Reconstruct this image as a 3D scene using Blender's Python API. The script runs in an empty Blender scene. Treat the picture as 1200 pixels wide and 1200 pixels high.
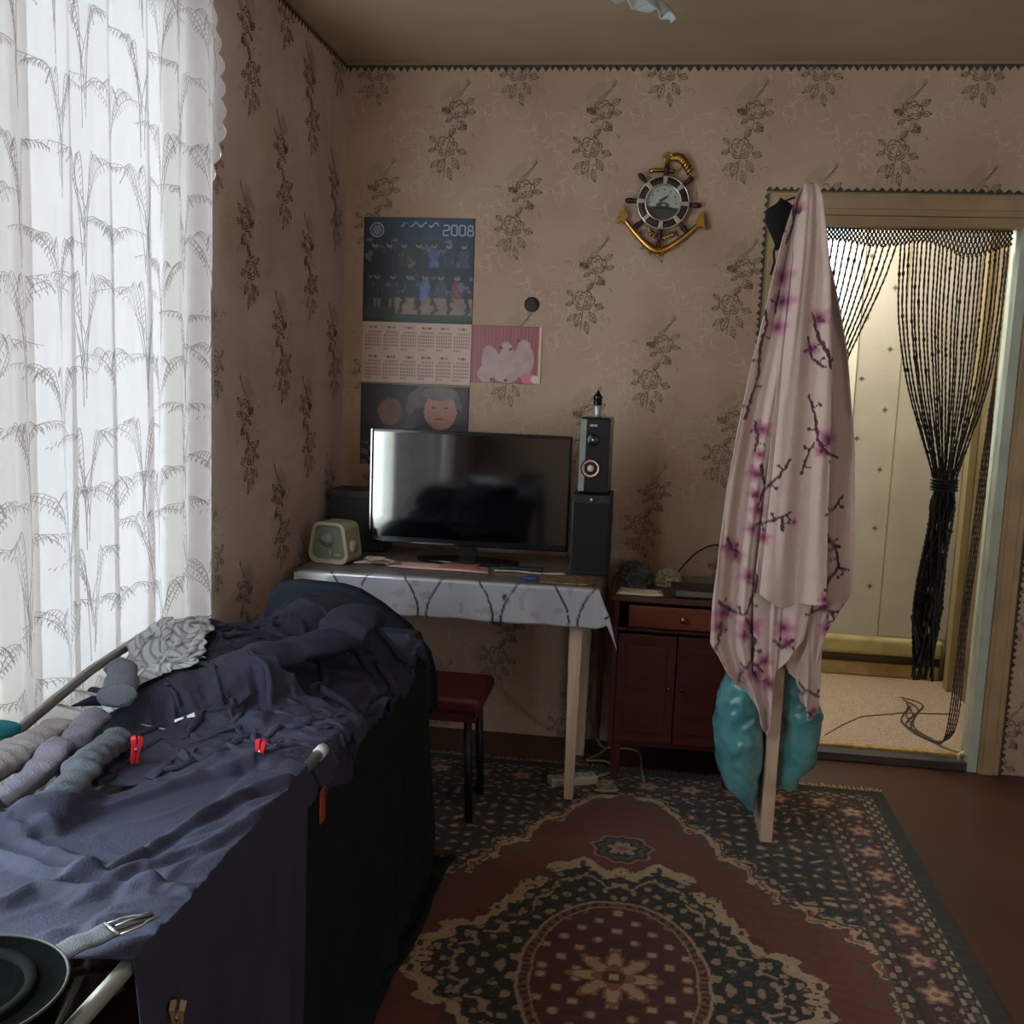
import bpy, bmesh, math, random
import numpy as np
from mathutils import Vector, Matrix, Euler

# ------------------------------------------------------------ camera, sky, exposure
S = bpy.context.scene
COL = S.collection
PI = math.pi
rng = np.random.default_rng(7)
random.seed(7)

cam_data = bpy.data.cameras.new('camera')
cam_data.sensor_width = 36.0
cam_data.lens = 35.68
cam_data.clip_start = 0.02
cam = bpy.data.objects.new('camera', cam_data)
COL.objects.link(cam)
_r = Vector((0.98989, 0.13669, 0.03774)); _d = Vector((0.05533, -0.12727, -0.99032)); _f = Vector((-0.13057, 0.98240, -0.13355))
cam.matrix_world = Matrix(((_r.x, -_d.x, -_f.x, 1.184), (_r.y, -_d.y, -_f.y, -3.819), (_r.z, -_d.z, -_f.z, 1.397), (0, 0, 0, 1)))
S.camera = cam

world = bpy.data.worlds.new('overcast_sky')
S.world = world
world.use_nodes = True
wn = world.node_tree.nodes['Background']
wn.inputs[0].default_value = (0.86, 0.93, 1.0, 1)
wn.inputs[1].default_value = 9.0

S.view_settings.view_transform = 'Standard'
S.view_settings.look = 'None'
S.view_settings.gamma = 1.0
S.view_settings.use_curve_mapping = False
S.view_settings.exposure = 0.80
S.cycles.use_denoising = True
S.cycles.max_bounces = 14
S.cycles.diffuse_bounces = 8
S.cycles.transmission_bounces = 10
S.cycles.transparent_max_bounces = 12
S.cycles.sample_clamp_indirect = 6.0
S.cycles.caustics_reflective = False
S.cycles.caustics_refractive = False

def portal(name, loc, rot, sx, sy):
    l = bpy.data.lights.new(name, 'AREA'); l.shape = 'RECTANGLE'; l.size = sx; l.size_y = sy
    l.cycles.is_portal = True
    o = bpy.data.objects.new(name, l); o.location = loc; o.rotation_euler = rot; COL.objects.link(o)
    return o
# window portals: the room's (left wall) and the added fill window's (behind camera)
WY0, WY1, WZ0, WZ1 = -3.45, -1.20, 0.60, 2.34
portal('fill_window_portal', (2.70, -4.78, 1.45), (PI/2, 0, 0), 1.0, 1.3)
portal('room_window_portal', (-0.30, (WY0+WY1)/2, (WZ0+WZ1)/2), (0, -PI/2, 0), WZ1-WZ0, WY1-WY0)
# the room's ceiling lamp is off; an added point light without a fixture brightens the hall
hl = bpy.data.lights.new('hall_fill_light', 'POINT'); hl.energy = 27.0; hl.color = (1.0, 0.97, 0.92); hl.shadow_soft_size = 0.09
hlo = bpy.data.objects.new('hall_fill_light', hl); hlo.location = (1.75, 0.62, 2.3); COL.objects.link(hlo)

# ------------------------------------------------------------ helpers
def lin(c):
    return tuple(((x/12.92) if x <= 0.04045 else ((x+0.055)/1.055)**2.4) for x in [v/255.0 for v in c])

def vnoise(x, y, z=None, seed=0):
    """value noise, arrays in, 0..1 out"""
    x = np.asarray(x, float); y = np.asarray(y, float)
    z = np.zeros_like(x) if z is None else np.asarray(z, float)
    xi = np.floor(x).astype(np.int64); yi = np.floor(y).astype(np.int64); zi = np.floor(z).astype(np.int64)
    xf, yf, zf = x-xi, y-yi, z-zi
    def h(a, b, c):
        n = (a*374761393 + b*668265263 + c*2147483647 + seed*1274126177) & 0xffffffff
        n = ((n ^ (n >> 13)) * 1103515245) & 0xffffffff
        n = ((n ^ (n >> 15)) * 2246822519) & 0xffffffff
        return ((n ^ (n >> 16)) & 0xffff) / 65535.0
    u = xf*xf*(3-2*xf); v = yf*yf*(3-2*yf); w = zf*zf*(3-2*zf)
    def L(a, b, t): return a+(b-a)*t
    return L(L(L(h(xi, yi, zi), h(xi+1, yi, zi), u), L(h(xi, yi+1, zi), h(xi+1, yi+1, zi), u), v),
             L(L(h(xi, yi, zi+1), h(xi+1, yi, zi+1), u), L(h(xi, yi+1, zi+1), h(xi+1, yi+1, zi+1), u), v), w)
def fbm(x, y, z=None, seed=0, o=4):
    s = 0; a = 0.5
    for k in range(o):
        s = s + a*vnoise(np.asarray(x)*2**k, np.asarray(y)*2**k, None if z is None else np.asarray(z)*2**k, seed+k*17); a *= 0.5
    return s

MATS = {}
def mat(name, color, rough=0.7, metal=0.0, spec=0.4, bump=None, mottle=None, attr=None, sheen=0, alpha=None, coat=0, trans=0, emit=None, weave=None):
    """procedural principled material. color is sRGB 0-255. bump=(scale, strength, detail); mottle=(scale, colour2, lo, hi)"""
    if name in MATS: return MATS[name]
    m = bpy.data.materials.new(name); m.use_nodes = True
    nt = m.node_tree; N = nt.nodes; Lk = nt.links
    b = N['Principled BSDF']
    b.inputs['Base Color'].default_value = (*lin(color), 1)
    b.inputs['Roughness'].default_value = rough
    b.inputs['Metallic'].default_value = metal
    b.inputs['Specular IOR Level'].default_value = spec
    if coat: b.inputs['Coat Weight'].default_value = coat; b.inputs['Coat Roughness'].default_value = 0.08
    if sheen: b.inputs['Sheen Weight'].default_value = sheen; b.inputs['Sheen Roughness'].default_value = 0.6
    if alpha is not None: b.inputs['Alpha'].default_value = alpha
    if trans: b.inputs['Transmission Weight'].default_value = trans
    tc = N.new('ShaderNodeTexCoord')
    src = None
    if attr:
        a = N.new('ShaderNodeAttribute'); a.attribute_name = attr; src = a.outputs['Color']
    if mottle:
        n = N.new('ShaderNodeTexNoise'); n.inputs['Scale'].default_value = mottle[0]; n.inputs['Detail'].default_value = 5
        Lk.new(tc.outputs['Object'], n.inputs['Vector'])
        r = N.new('ShaderNodeMapRange'); r.inputs['From Min'].default_value = mottle[2]; r.inputs['From Max'].default_value = mottle[3]
        Lk.new(n.outputs['Fac'], r.inputs['Value'])
        mx = N.new('ShaderNodeMix'); mx.data_type = 'RGBA'
        mx.inputs['A'].default_value = (*lin(color), 1); mx.inputs['B'].default_value = (*lin(mottle[1]), 1)
        Lk.new(r.outputs['Result'], mx.inputs['Factor'])
        if src is not None: Lk.new(src, mx.inputs['A'])
        src = mx.outputs['Result']
    if src is not None: Lk.new(src, b.inputs['Base Color'])
    if bump:
        n = N.new('ShaderNodeTexNoise'); n.inputs['Scale'].default_value = bump[0]; n.inputs['Detail'].default_value = bump[2] if len(bump) > 2 else 4
        Lk.new(tc.outputs['Object'], n.inputs['Vector'])
        bp = N.new('ShaderNodeBump'); bp.inputs['Strength'].default_value = bump[1]; bp.inputs['Distance'].default_value = 0.004
        Lk.new(n.outputs['Fac'], bp.inputs['Height'])
        last = bp
        if weave:
            wv = N.new('ShaderNodeTexWave'); wv.inputs['Scale'].default_value = weave; wv.inputs['Distortion'].default_value = 1.0
            Lk.new(tc.outputs['Object'], wv.inputs['Vector'])
            b2 = N.new('ShaderNodeBump'); b2.inputs['Strength'].default_value = 0.25; b2.inputs['Distance'].default_value = 0.002
            Lk.new(wv.outputs['Fac'], b2.inputs['Height']); Lk.new(bp.outputs['Normal'], b2.inputs['Normal']); last = b2
        Lk.new(last.outputs['Normal'], b.inputs['Normal'])
    if emit: b.inputs['Emission Color'].default_value = (*lin(emit[0]), 1); b.inputs['Emission Strength'].default_value = emit[1]
    MATS[name] = m
    return m

def wood(name, c1, c2, scale=3.0, axis=2, rough=0.5):
    if name in MATS: return MATS[name]
    m = mat(name, c1, rough)
    nt = m.node_tree; N = nt.nodes; Lk = nt.links; b = N['Principled BSDF']
    tc = N.new('ShaderNodeTexCoord'); mp = N.new('ShaderNodeMapping')
    sc = [18.0, 18.0, 18.0]; sc[axis] = 1.2
    mp.inputs['Scale'].default_value = sc
    n = N.new('ShaderNodeTexNoise'); n.inputs['Scale'].default_value = scale; n.inputs['Detail'].default_value = 6
    Lk.new(tc.outputs['Object'], mp.inputs['Vector']); Lk.new(mp.outputs['Vector'], n.inputs['Vector'])
    cr = N.new('ShaderNodeValToRGB'); cr.color_ramp.elements[0].position = 0.3; cr.color_ramp.elements[1].position = 0.7
    cr.color_ramp.elements[0].color = (*lin(c1), 1); cr.color_ramp.elements[1].color = (*lin(c2), 1)
    Lk.new(n.outputs['Fac'], cr.inputs['Fac']); Lk.new(cr.outputs['Color'], b.inputs['Base Color'])
    return m

def link(name, me, parent=None, m=None):
    o = bpy.data.objects.new(name, me); COL.objects.link(o)
    if parent is not None: o.parent = parent
    if m is not None:
        for k in (m if isinstance(m, (list, tuple)) else [m]): me.materials.append(k)
    return o

def pydata(name, V, F, m=None, parent=None, smooth=True, mi=None):
    me = bpy.data.meshes.new(name)
    me.from_pydata([tuple(v) for v in V], [], [tuple(f) for f in F])
    me.polygons.foreach_set('use_smooth', [smooth]*len(me.polygons))
    if mi is not None: me.polygons.foreach_set('material_index', mi)
    me.update()
    return link(name, me, parent, m)

def gridmesh(name, P, m=None, parent=None, smooth=True, col=None, closed_u=False, closed_v=False, solid=0, sub=0, offset=0):
    """P (n,m,3) array to a grid mesh, fast; col (n,m,3) linear colours to attribute Col"""
    n, k = P.shape[:2]
    idx = np.arange(n*k).reshape(n, k)
    a = idx if not closed_u else np.vstack([idx, idx[:1]])
    if closed_v: a = np.hstack([a, a[:, :1]])
    q = np.stack([a[:-1, :-1], a[1:, :-1], a[1:, 1:], a[:-1, 1:]], -1).reshape(-1, 4)
    me = bpy.data.meshes.new(name)
    me.vertices.add(n*k); me.vertices.foreach_set('co', np.ascontiguousarray(P, dtype=np.float32).ravel())
    me.loops.add(q.size); me.loops.foreach_set('vertex_index', q.astype(np.int32).ravel())
    me.polygons.add(len(q)); me.polygons.foreach_set('loop_start', np.arange(0, q.size, 4, dtype=np.int32))
    me.polygons.foreach_set('use_smooth', np.full(len(q), smooth))
    me.update(calc_edges=True)
    if col is not None:
        ca = me.color_attributes.new('Col', 'FLOAT_COLOR', 'POINT')
        c = np.ones((n*k, 4), np.float32); c[:, :3] = np.asarray(col).reshape(-1, 3)
        ca.data.foreach_set('color', c.ravel())
    o = link(name, me, parent, m)
    if sub:
        s = o.modifiers.new('sub', 'SUBSURF'); s.levels = sub; s.render_levels = sub
    if solid:
        s = o.modifiers.new('solid', 'SOLIDIFY'); s.thickness = solid; s.offset = offset
    return o

class MB:
    """collects shapes into one mesh"""
    def __init__(self): self.V = []; self.F = []; self.M = []; self.sm = []
    def add(self, V, F, mi=0, smooth=False):
        o = len(self.V); self.V += [tuple(v) for v in V]; self.F += [tuple(i+o for i in f) for f in F]
        self.M += [mi]*len(F); self.sm += [smooth]*len(F); return self
    def box(self, x0, y0, z0, x1, y1, z1, mi=0, rot=None):
        V = [(x0, y0, z0), (x1, y0, z0), (x1, y1, z0), (x0, y1, z0), (x0, y0, z1), (x1, y0, z1), (x1, y1, z1), (x0, y1, z1)]
        if rot is not None:
            c = Vector(((x0+x1)/2, (y0+y1)/2, (z0+z1)/2)); R = Euler(rot).to_matrix()
            V = [tuple(c + R @ (Vector(v)-c)) for v in V]
        return self.add(V, [(0, 3, 2, 1), (4, 5, 6, 7), (0, 1, 5, 4), (1, 2, 6, 5), (2, 3, 7, 6), (3, 0, 4, 7)], mi)
    def taper(self, x, y, z0, z1, w0, w1, mi=0):
        V = []
        for z, w in ((z0, w0), (z1, w1)):
            V += [(x-w/2, y-w/2, z), (x+w/2, y-w/2, z), (x+w/2, y+w/2, z), (x-w/2, y+w/2, z)]
        return self.add(V, [(0, 3, 2, 1), (4, 5, 6, 7), (0, 1, 5, 4), (1, 2, 6, 5), (2, 3, 7, 6), (3, 0, 4, 7)], mi)
    def tube(self, pts, r, seg=8, mi=0, cap=True, closed=False):
        pts = [Vector(p) for p in pts]; n = len(pts)
        rr = r if isinstance(r, (list, tuple, np.ndarray)) else [r]*n
        V = []; up = None
        for i, p in enumerate(pts):
            a = pts[(i-1) % n] if (closed or i > 0) else p; b = pts[(i+1) % n] if (closed or i < n-1) else p
            t = (b-a).normalized() if (b-a).length > 1e-9 else Vector((0, 0, 1))
            if up is None:
                up = Vector((0, 0, 1)) if abs(t.z) < 0.9 else Vector((1, 0, 0))
            s = t.cross(up).normalized() if t.cross(up).length > 1e-6 else t.orthogonal().normalized()
            up = s.cross(t).normalized()
            for k in range(seg):
                an = 2*PI*k/seg
                V.append(p + (s*math.cos(an) + up*math.sin(an))*rr[i])
        F = []
        for i in range(n if closed else n-1):
            j = (i+1) % n
            for k in range(seg):
                F.append((i*seg+k, i*seg+(k+1) % seg, j*seg+(k+1) % seg, j*seg+k))
        if cap and not closed:
            F.append(tuple(range(seg))[::-1]); F.append(tuple((n-1)*seg+k for k in range(seg)))
        return self.add(V, F, mi, True)
    def lathe(self, c, prof, seg=24, axis='z', mi=0, a0=0, a1=2*PI):
        """prof: (radius, height) list around an axis through c"""
        V = []; n = len(prof); full = abs(a1-a0-2*PI) < 1e-6
        ns = seg if full else seg+1
        for r, h in prof:
            for k in range(ns):
                an = a0+(a1-a0)*k/seg; u, v = r*math.cos(an), r*math.sin(an)
                if axis == 'z': V.append((c[0]+u, c[1]+v, c[2]+h))
                elif axis == 'y': V.append((c[0]+u, c[1]+h, c[2]+v))
                else: V.append((c[0]+h, c[1]+u, c[2]+v))
        F = []
        for i in range(n-1):
            for k in range(seg):
                k2 = (k+1) % ns
                F.append((i*ns+k, i*ns+k2, (i+1)*ns+k2, (i+1)*ns+k))
        return self.add(V, F, mi, True)
    def prism(self, pts, a, b, axis='y', mi=0):
        """extrude a 2D outline (x,z | x,y | y,z) between a and b along an axis"""
        n = len(pts)
        def P(p, h): return (p[0], h, p[1]) if axis == 'y' else ((p[0], p[1], h) if axis == 'z' else (h, p[0], p[1]))
        V = [P(p, a) for p in pts]+[P(p, b) for p in pts]
        F = [tuple(range(n))[::-1], tuple(range(n, 2*n))]+[(i, (i+1) % n, n+(i+1) % n, n+i) for i in range(n)]
        return self.add(V, F, mi)
    def build(self, name, m=None, parent=None, bevel=0, bseg=2):
        me = bpy.data.meshes.new(name); me.from_pydata(self.V, [], self.F)
        me.polygons.foreach_set('use_smooth', self.sm); me.polygons.foreach_set('material_index', self.M)
        bm = bmesh.new(); bm.from_mesh(me); bmesh.ops.recalc_face_normals(bm, faces=bm.faces); bm.to_mesh(me); bm.free()
        me.update()
        o = link(name, me, parent, m)
        if bevel:
            b = o.modifiers.new('bevel', 'BEVEL'); b.width = bevel; b.segments = bseg; b.limit_method = 'ANGLE'; b.angle_limit = 0.7
        return o

def tag(o, label=None, cat=None, group=None, kind=None):
    if label: o['label'] = label
    if cat: o['category'] = cat
    if group: o['group'] = group
    if kind: o['kind'] = kind
    return o
def empty(name, loc=(0, 0, 0), label=None, cat=None, group=None):
    o = bpy.data.objects.new(name, None); o.empty_display_size = 0.05; o.location = loc
    COL.objects.link(o); tag(o, label, cat, group)
    return o
def struct(o): o['kind'] = 'structure'; return o

# strokes: thin ribbons printed on a surface
def stroke_geo(lines, fn):
    """lines: list of (pts2d, widths); fn maps (u,v)->xyz. returns V,F"""
    V = []; F = []
    for pts, w in lines:
        n = len(pts)
        if n < 2: continue
        ww = w if hasattr(w, '__len__') else [w]*n
        o = len(V)
        for i, (u, v) in enumerate(pts):
            a = pts[max(i-1, 0)]; b = pts[min(i+1, n-1)]
            dx, dy = b[0]-a[0], b[1]-a[1]; l = math.hypot(dx, dy) or 1e-6
            nx, ny = -dy/l*ww[i]/2, dx/l*ww[i]/2
            V.append(fn(u+nx, v+ny)); V.append(fn(u-nx, v-ny))
        for i in range(n-1): F.append((o+2*i, o+2*i+1, o+2*i+3, o+2*i+2))
    return V, F

# ------------------------------------------------------------ wallpaper motif (print in fine relief)
def arc(cx, cy, r, a0, a1, n=6, sx=1.0, rot=0.0):
    out = []
    for i in range(n+1):
        a = a0+(a1-a0)*i/n; x = r*math.cos(a)*sx; y = r*math.sin(a)
        out.append((cx+x*math.cos(rot)-y*math.sin(rot), cy+x*math.sin(rot)+y*math.cos(rot)))
    return out
def rose(cx, cy, r, rot, rr):
    L = []
    for k, q in enumerate((1.0, 0.78, 0.55, 0.32)):
        npet = (6, 5, 4, 2)[k]
        for j in range(npet):
            a = rot+2*PI*j/npet+k*0.5
            px, py = cx+math.cos(a)*r*q*0.62, cy+math.sin(a)*r*q*0.5
            L.append((arc(px, py, r*q*0.42, a-1.5, a+1.5, 6), [0.001, 0.0024, 0.0038, 0.0046, 0.0038, 0.0024, 0.001]))
    return L
def leaf(cx, cy, a, l, w, rr):
    tip = (cx+math.cos(a)*l, cy+math.sin(a)*l); L = []
    for s in (1, -1):
        pts = []
        for i in range(7):
            t = i/6; b = math.sin(PI*t)*w*s
            pts.append((cx+math.cos(a)*l*t-math.sin(a)*b, cy+math.sin(a)*l*t+math.cos(a)*b))
        L.append((pts, 0.0026))
    L.append(([(cx, cy), tip], 0.0022))
    for k in range(1, 4):
        t = k/4
        for s in (1, -1):
            x, y = cx+math.cos(a)*l*t, cy+math.sin(a)*l*t
            L.append(([(x, y), (x+math.cos(a+s*0.7)*w*0.8, y+math.sin(a+s*0.7)*w*0.8)], 0.0016))
    return L
def motif():
    rr = random.Random(3); D = []; G = []
    # upper shaded plume: hatching that fades
    for k in range(34):
        t = k/33; a = 1.9+1.15*t
        x0 = 0.035-0.085*t*t+0.012; y0 = 0.185-0.11*t
        G.append(([(x0, y0), (x0+math.cos(a-1.1)*0.035*(0.4+math.sin(PI*t)), y0+math.sin(a-1.1)*0.02*(0.4+math.sin(PI*t)))], 0.0012))
    for k in range(10):
        t = k/9; G.append((arc(0.035-0.0*t, 0.10, 0.085-0.005*k, 1.75, 3.0-0.05*k, 8), 0.0010))
    D += rose(0.018, 0.085, 0.036, 0.3, rr)
    D += rose(-0.022, -0.045, 0.040, 1.1, rr)
    for (x, y, a, l, w) in [(0.045, 0.10, 0.6, 0.04, 0.010), (0.05, 0.075, 0.0, 0.035, 0.009), (-0.01, 0.075, 2.8, 0.035, 0.010), (0.0, 0.055, 3.6, 0.03, 0.008),
                            (0.03, 0.045, -1.0, 0.04, 0.010), (0.01, 0.02, -2.2, 0.038, 0.009), (0.02, 0.015, 0.4, 0.035, 0.009), (-0.06, -0.03, 2.5, 0.032, 0.009),
                            (-0.06, -0.055, 3.4, 0.03, 0.008), (-0.03, -0.09, -1.9, 0.055, 0.012), (0.0, -0.085, -1.0, 0.05, 0.011), (0.018, -0.06, -0.3, 0.038, 0.010),
                            (-0.045, -0.095, -2.5, 0.045, 0.009), (-0.012, -0.12, -1.35, 0.05, 0.009)]:
        D += leaf(x, y, a, l, w, rr)
    D.append(([(0.02, 0.05), (0.015, 0.02), (-0.005, -0.01), (-0.02, -0.05), (-0.025, -0.1), (-0.03, -0.16)], 0.0022))
    for k in range(64):
        x = rr.gauss(-0.005, 0.038); y = rr.uniform(-0.15, 0.12); a = rr.uniform(0, 6.28)
        G.append((arc(x+0.1*y*0, y, rr.uniform(0.006, 0.014), a, a+rr.uniform(1.5, 4.0), 5), 0.0017))
    return D, G
MOT_D, MOT_G = motif()
# pale embossed scrolls between the bouquets
def scrolls():
    rr = random.Random(9); L = []
    for k in range(48):
        x, y = rr.uniform(-0.12, 0.12), rr.uniform(-0.14, 0.14); a = rr.uniform(0, 6.28); r = rr.uniform(0.012, 0.05)
        p = arc(x, y, r, a, a+rr.uniform(1.0, 2.6), 7); L.append((p, [0.0006, .0012, .0016, .002, .002, .0016, .0012, .0006]))
        if k % 2: L.append((arc(p[-1][0], p[-1][1], r*0.3, a, a+4.2, 6), 0.0012))
    return L
SCR = scrolls()
PX, PZ = 0.533, 0.545
def wallpaper_lines(u0, u1, z0, z1, ok, phase=0.0):
    D = []; G = []; E = []
    for i in range(-1, int((u1-u0)/PX)+3):
        for j in range(-1, 6):
            for (du, dz, far) in ((0.402, 2.27, 0), (0.127, 1.99, 0), (0.26, 2.20, 1), (0.53, 1.93, 1)):
                u = math.floor(u0/PX)*PX+i*PX+du+phase; z = dz+0.545-j*PZ
                for src, dst in (((MOT_D, D), (MOT_G, G)) if not far else ((SCR, E),)):
                    for pts, w in src:
                        q = [(u+a, z+b) for a, b in pts]
                        if all(u0+.004 < a < u1-.004 and z0+.004 < b < z1-.004 and ok(a, b) for a, b in q): dst.append((q, w))
    return D, G, E

M_paper = mat('wallpaper_beige', (184, 157, 133), 0.62, spec=0.35, bump=(140, 0.45, 3), mottle=(3.6, (174, 140, 124), 0.42, 0.75))
M_ink = mat('wallpaper_ink_brown', (112, 90, 74), 0.55)
M_ink2 = mat('wallpaper_ink_grey', (138, 116, 100), 0.55)
M_emb = mat('wallpaper_emboss', (202, 178, 156), 0.45, spec=0.5)
M_border = mat('paper_border_olive', (84, 74, 56), 0.7, bump=(90, 0.4), mottle=(60, (52, 48, 34), 0.4, 0.6))
M_border2 = mat('paper_border_light', (140, 122, 98), 0.7)
M_ceil = mat('ceiling_whitewash', (176, 156, 130), 0.9, bump=(30, 0.25), mottle=(1.6, (158, 138, 114), 0.4, 0.7))
M_trim = mat('door_trim_cream', (178, 148, 108), 0.42, bump=(20, 0.15), mottle=(6, (156, 130, 98), 0.4, 0.7))

H = 2.52; RX = 3.55; RY = -4.6
DX0, DX1, DZ = 1.64, 2.45, 1.998          # door opening

def wallmesh(name, boxes, lines, fn):
    b = MB()
    for bx in boxes: b.box(*bx)
    for k, L in enumerate(lines):
        V, F = stroke_geo(L, fn); b.add(V, F, k+1)
    me = bpy.data.meshes.new(name); me.from_pydata(b.V, [], b.F); me.polygons.foreach_set('material_index', b.M); me.update()
    return struct(link(name, me, None, [M_paper, M_ink, M_ink2, M_emb]))
D, G, E_ = wallpaper_lines(0, 3.4, 0.0, H, lambda a, b: not (DX0-.08 < a < DX1+.08 and b < DZ+.09))
wallmesh('wall_back', [(-0.12, 0, 0, DX0, 0.06, H), (DX1, 0, 0, RX+.12, 0.06, H), (DX0, 0, DZ, DX1, 0.06, H)], (D, G, E_), lambda u, v: (u, -0.0006, v))
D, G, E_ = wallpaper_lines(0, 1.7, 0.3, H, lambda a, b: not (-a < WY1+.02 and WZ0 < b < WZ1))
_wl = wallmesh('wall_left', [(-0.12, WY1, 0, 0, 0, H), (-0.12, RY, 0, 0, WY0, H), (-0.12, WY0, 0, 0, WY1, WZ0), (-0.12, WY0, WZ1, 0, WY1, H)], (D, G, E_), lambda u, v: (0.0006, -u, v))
wallmesh('wall_right', [(RX, RY, 0, RX+.12, 0, H)], (), None)
wallmesh('wall_front', [(-0.12, RY-.12, 0, 2.2, RY, H), (3.2, RY-.12, 0, RX+.12, RY, H), (2.2, RY-.12, 0, 3.2, RY, .8), (2.2, RY-.12, 2.1, 3.2, RY, H)], (), None)
_wl.data.materials[0] = mat('wallpaper_beige_lit', (206, 188, 180), 0.62, spec=0.35, bump=(140, 0.35, 3), mottle=(2.4, (182, 158, 142), 0.42, 0.75))  # left wall's paper colour raised to stand in for extra window light
struct(MB().box(-0.12, RY-.12, H, RX+.12, 0.06, H+.1).build('ceiling', M_ceil))

# painted wooden floor
M_floor = mat('floor_paint_redbrown', (80, 47, 35), 0.38, spec=0.4, bump=(5, 0.25, 6), mottle=(2.2, (70, 39, 28), 0.4, 0.75))
fl = struct(MB().box(-0.12, RY-.12, -0.1, RX+.12, 0.06, 0).build('floor', M_floor))

# zigzag paper borders
def border(name, u0, u1, base, w, fn, period=0.026, vertical=False, sgn=-1, seed=0):
    """a strip with scalloped teeth along one side; (u, base) is the straight side, teeth grow in sgn direction"""
    rr = random.Random(seed); pts = []; u = u0; teeth = []
    while u < u1-1e-6:
        p = min(period*rr.uniform(0.8, 1.25), u1-u); a = rr.uniform(0.55, 1.0)
        teeth += [(u, w*0.45), (u+p*0.25, w*(0.45+0.25*a)), (u+p*0.5, w*(0.6+0.4*a)), (u+p*0.75, w*(0.45+0.3*a))]; u += p
    teeth.append((u1, w*0.45))
    V = []; F = []; M_ = []
    for (a, h) in teeth:
        for d, off in ((0, 0), (0, 1), (w*0.28, 1), (h, 1), (h, 0)):
            q = base+sgn*d; V.append(fn(a, q, off) if not vertical else fn(q, a, off))
    for i in range(len(teeth)-1):
        for k in range(4):
            F.append((i*5+k, i*5+k+1, (i+1)*5+k+1, (i+1)*5+k)); M_.append(1 if k == 1 else 0)
    o = pydata(name, V, F, [M_border, M_border2], None, False, M_)
    return struct(o)
fb = lambda u, v, o: (u, -0.0015*o, v)
border('trim_1', 0.0, RX, H, 0.036, fb, seed=1)
border('trim_2', 0.0, 3.2, H, 0.036, lambda u, v, o: (0.0015*o, -u, v), seed=2)
border('trim_3', 1.545, 2.56, 2.073, 0.026, fb, sgn=1, seed=3)
border('trim_4', 0.0, 2.073, 1.564, 0.026, fb, vertical=True, sgn=-1, seed=4)
border('trim_5', 0.0, 2.073, 2.525, 0.026, fb, vertical=True, sgn=1, seed=5)

# door casing and jambs
def casing(name, x0, z0, x1, z1, vert):
    b = MB().box(x0, -0.018, z0, x1, 0, z1)
    if vert: b.box(x0+.012, -0.023, z0, x1-.02, -0.018, z1)
    else: b.box(x0, -0.023, z0+.02, x1, -0.018, z1-.012)
    return struct(b.build(name, M_trim, None, 0.003))
casing('trim_6', 1.564, 0, 1.636, 2.0, True)
casing('trim_7', 2.452, 0, 2.524, 2.0, True)
casing('trim_8', 1.564, 2.0, 2.524, 2.073, False)
M_jamb = mat('jamb_pale_green', (190, 200, 184), 0.4, bump=(14, 0.15), mottle=(7, (164, 172, 150), 0.45, 0.75))
struct(MB().box(2.418, -0.005, 0, 2.452, 0.045, 1.965).box(2.428, 0.045, 0, 2.452, 0.125, 1.985).build('trim_9', M_jamb, None, 0.002))
struct(MB().box(1.636, -0.005, 0, 1.662, 0.045, 1.965).box(1.636, 0.045, 0, 1.655, 0.125, 1.985).build('trim_10', M_jamb, None, 0.002))
struct(MB().box(1.636, -0.005, 1.965, 2.452, 0.045, 2.0).box(1.636, 0.045, 1.985, 2.452, 0.125, 2.0).build('trim_11', M_trim, None, 0.002))
hook = MB().tube([(2.418, 0.02, 0.055), (2.405, 0.018, 0.068), (2.392, 0.016, 0.06), (2.388, 0.014, 0.035)], 0.005, 6).build('door_stop', mat('white_plastic', (225, 225, 215), 0.4))
tag(hook, 'small white hooked stop at the foot of the right door jamb', 'hook')
# threshold
struct(MB().box(1.655, -0.002, 0, 2.42, 0.07, 0.032).build('trim_12', wood('threshold_dark', (88, 82, 80), (66, 58, 54), axis=0), None, 0.003))
struct(MB().box(1.66, 0.06, 0.02, 2.425, 0.095, 0.043).build('trim_13', mat('lino_edge_ochre', (196, 164, 104), 0.6, bump=(60, 0.5), mottle=(40, (160, 122, 66), 0.4, 0.65)), None, 0.004))

def curtain_mat(name, c, tr, tl, thin=0.5):
    m = bpy.data.materials.new(name); m.use_nodes = True; N = m.node_tree.nodes; Lk = m.node_tree.links
    N.remove(N['Principled BSDF'])
    d = N.new('ShaderNodeBsdfDiffuse'); t = N.new('ShaderNodeBsdfTranslucent'); p = N.new('ShaderNodeBsdfTransparent')
    d.inputs['Color'].default_value = (*lin(c), 1); t.inputs['Color'].default_value = (*[v*thin for v in lin(c)], 1)
    tc = N.new('ShaderNodeTexCoord'); n = N.new('ShaderNodeTexNoise'); n.inputs['Scale'].default_value = 420; n.inputs['Detail'].default_value = 2
    Lk.new(tc.outputs['Object'], n.inputs['Vector'])
    bp = N.new('ShaderNodeBump'); bp.inputs['Strength'].default_value = 0.3; bp.inputs['Distance'].default_value = 0.001
    Lk.new(n.outputs['Fac'], bp.inputs['Height'])
    for q in (d, t): Lk.new(bp.outputs['Normal'], q.inputs['Normal'])
    a = N.new('ShaderNodeMixShader'); a.inputs[0].default_value = tl; Lk.new(d.outputs[0], a.inputs[1]); Lk.new(t.outputs[0], a.inputs[2])
    b = N.new('ShaderNodeMixShader'); b.inputs[0].default_value = tr; Lk.new(a.outputs[0], b.inputs[1]); Lk.new(p.outputs[0], b.inputs[2])
    Lk.new(b.outputs[0], N['Material Output'].inputs['Surface'])
    return m
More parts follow.
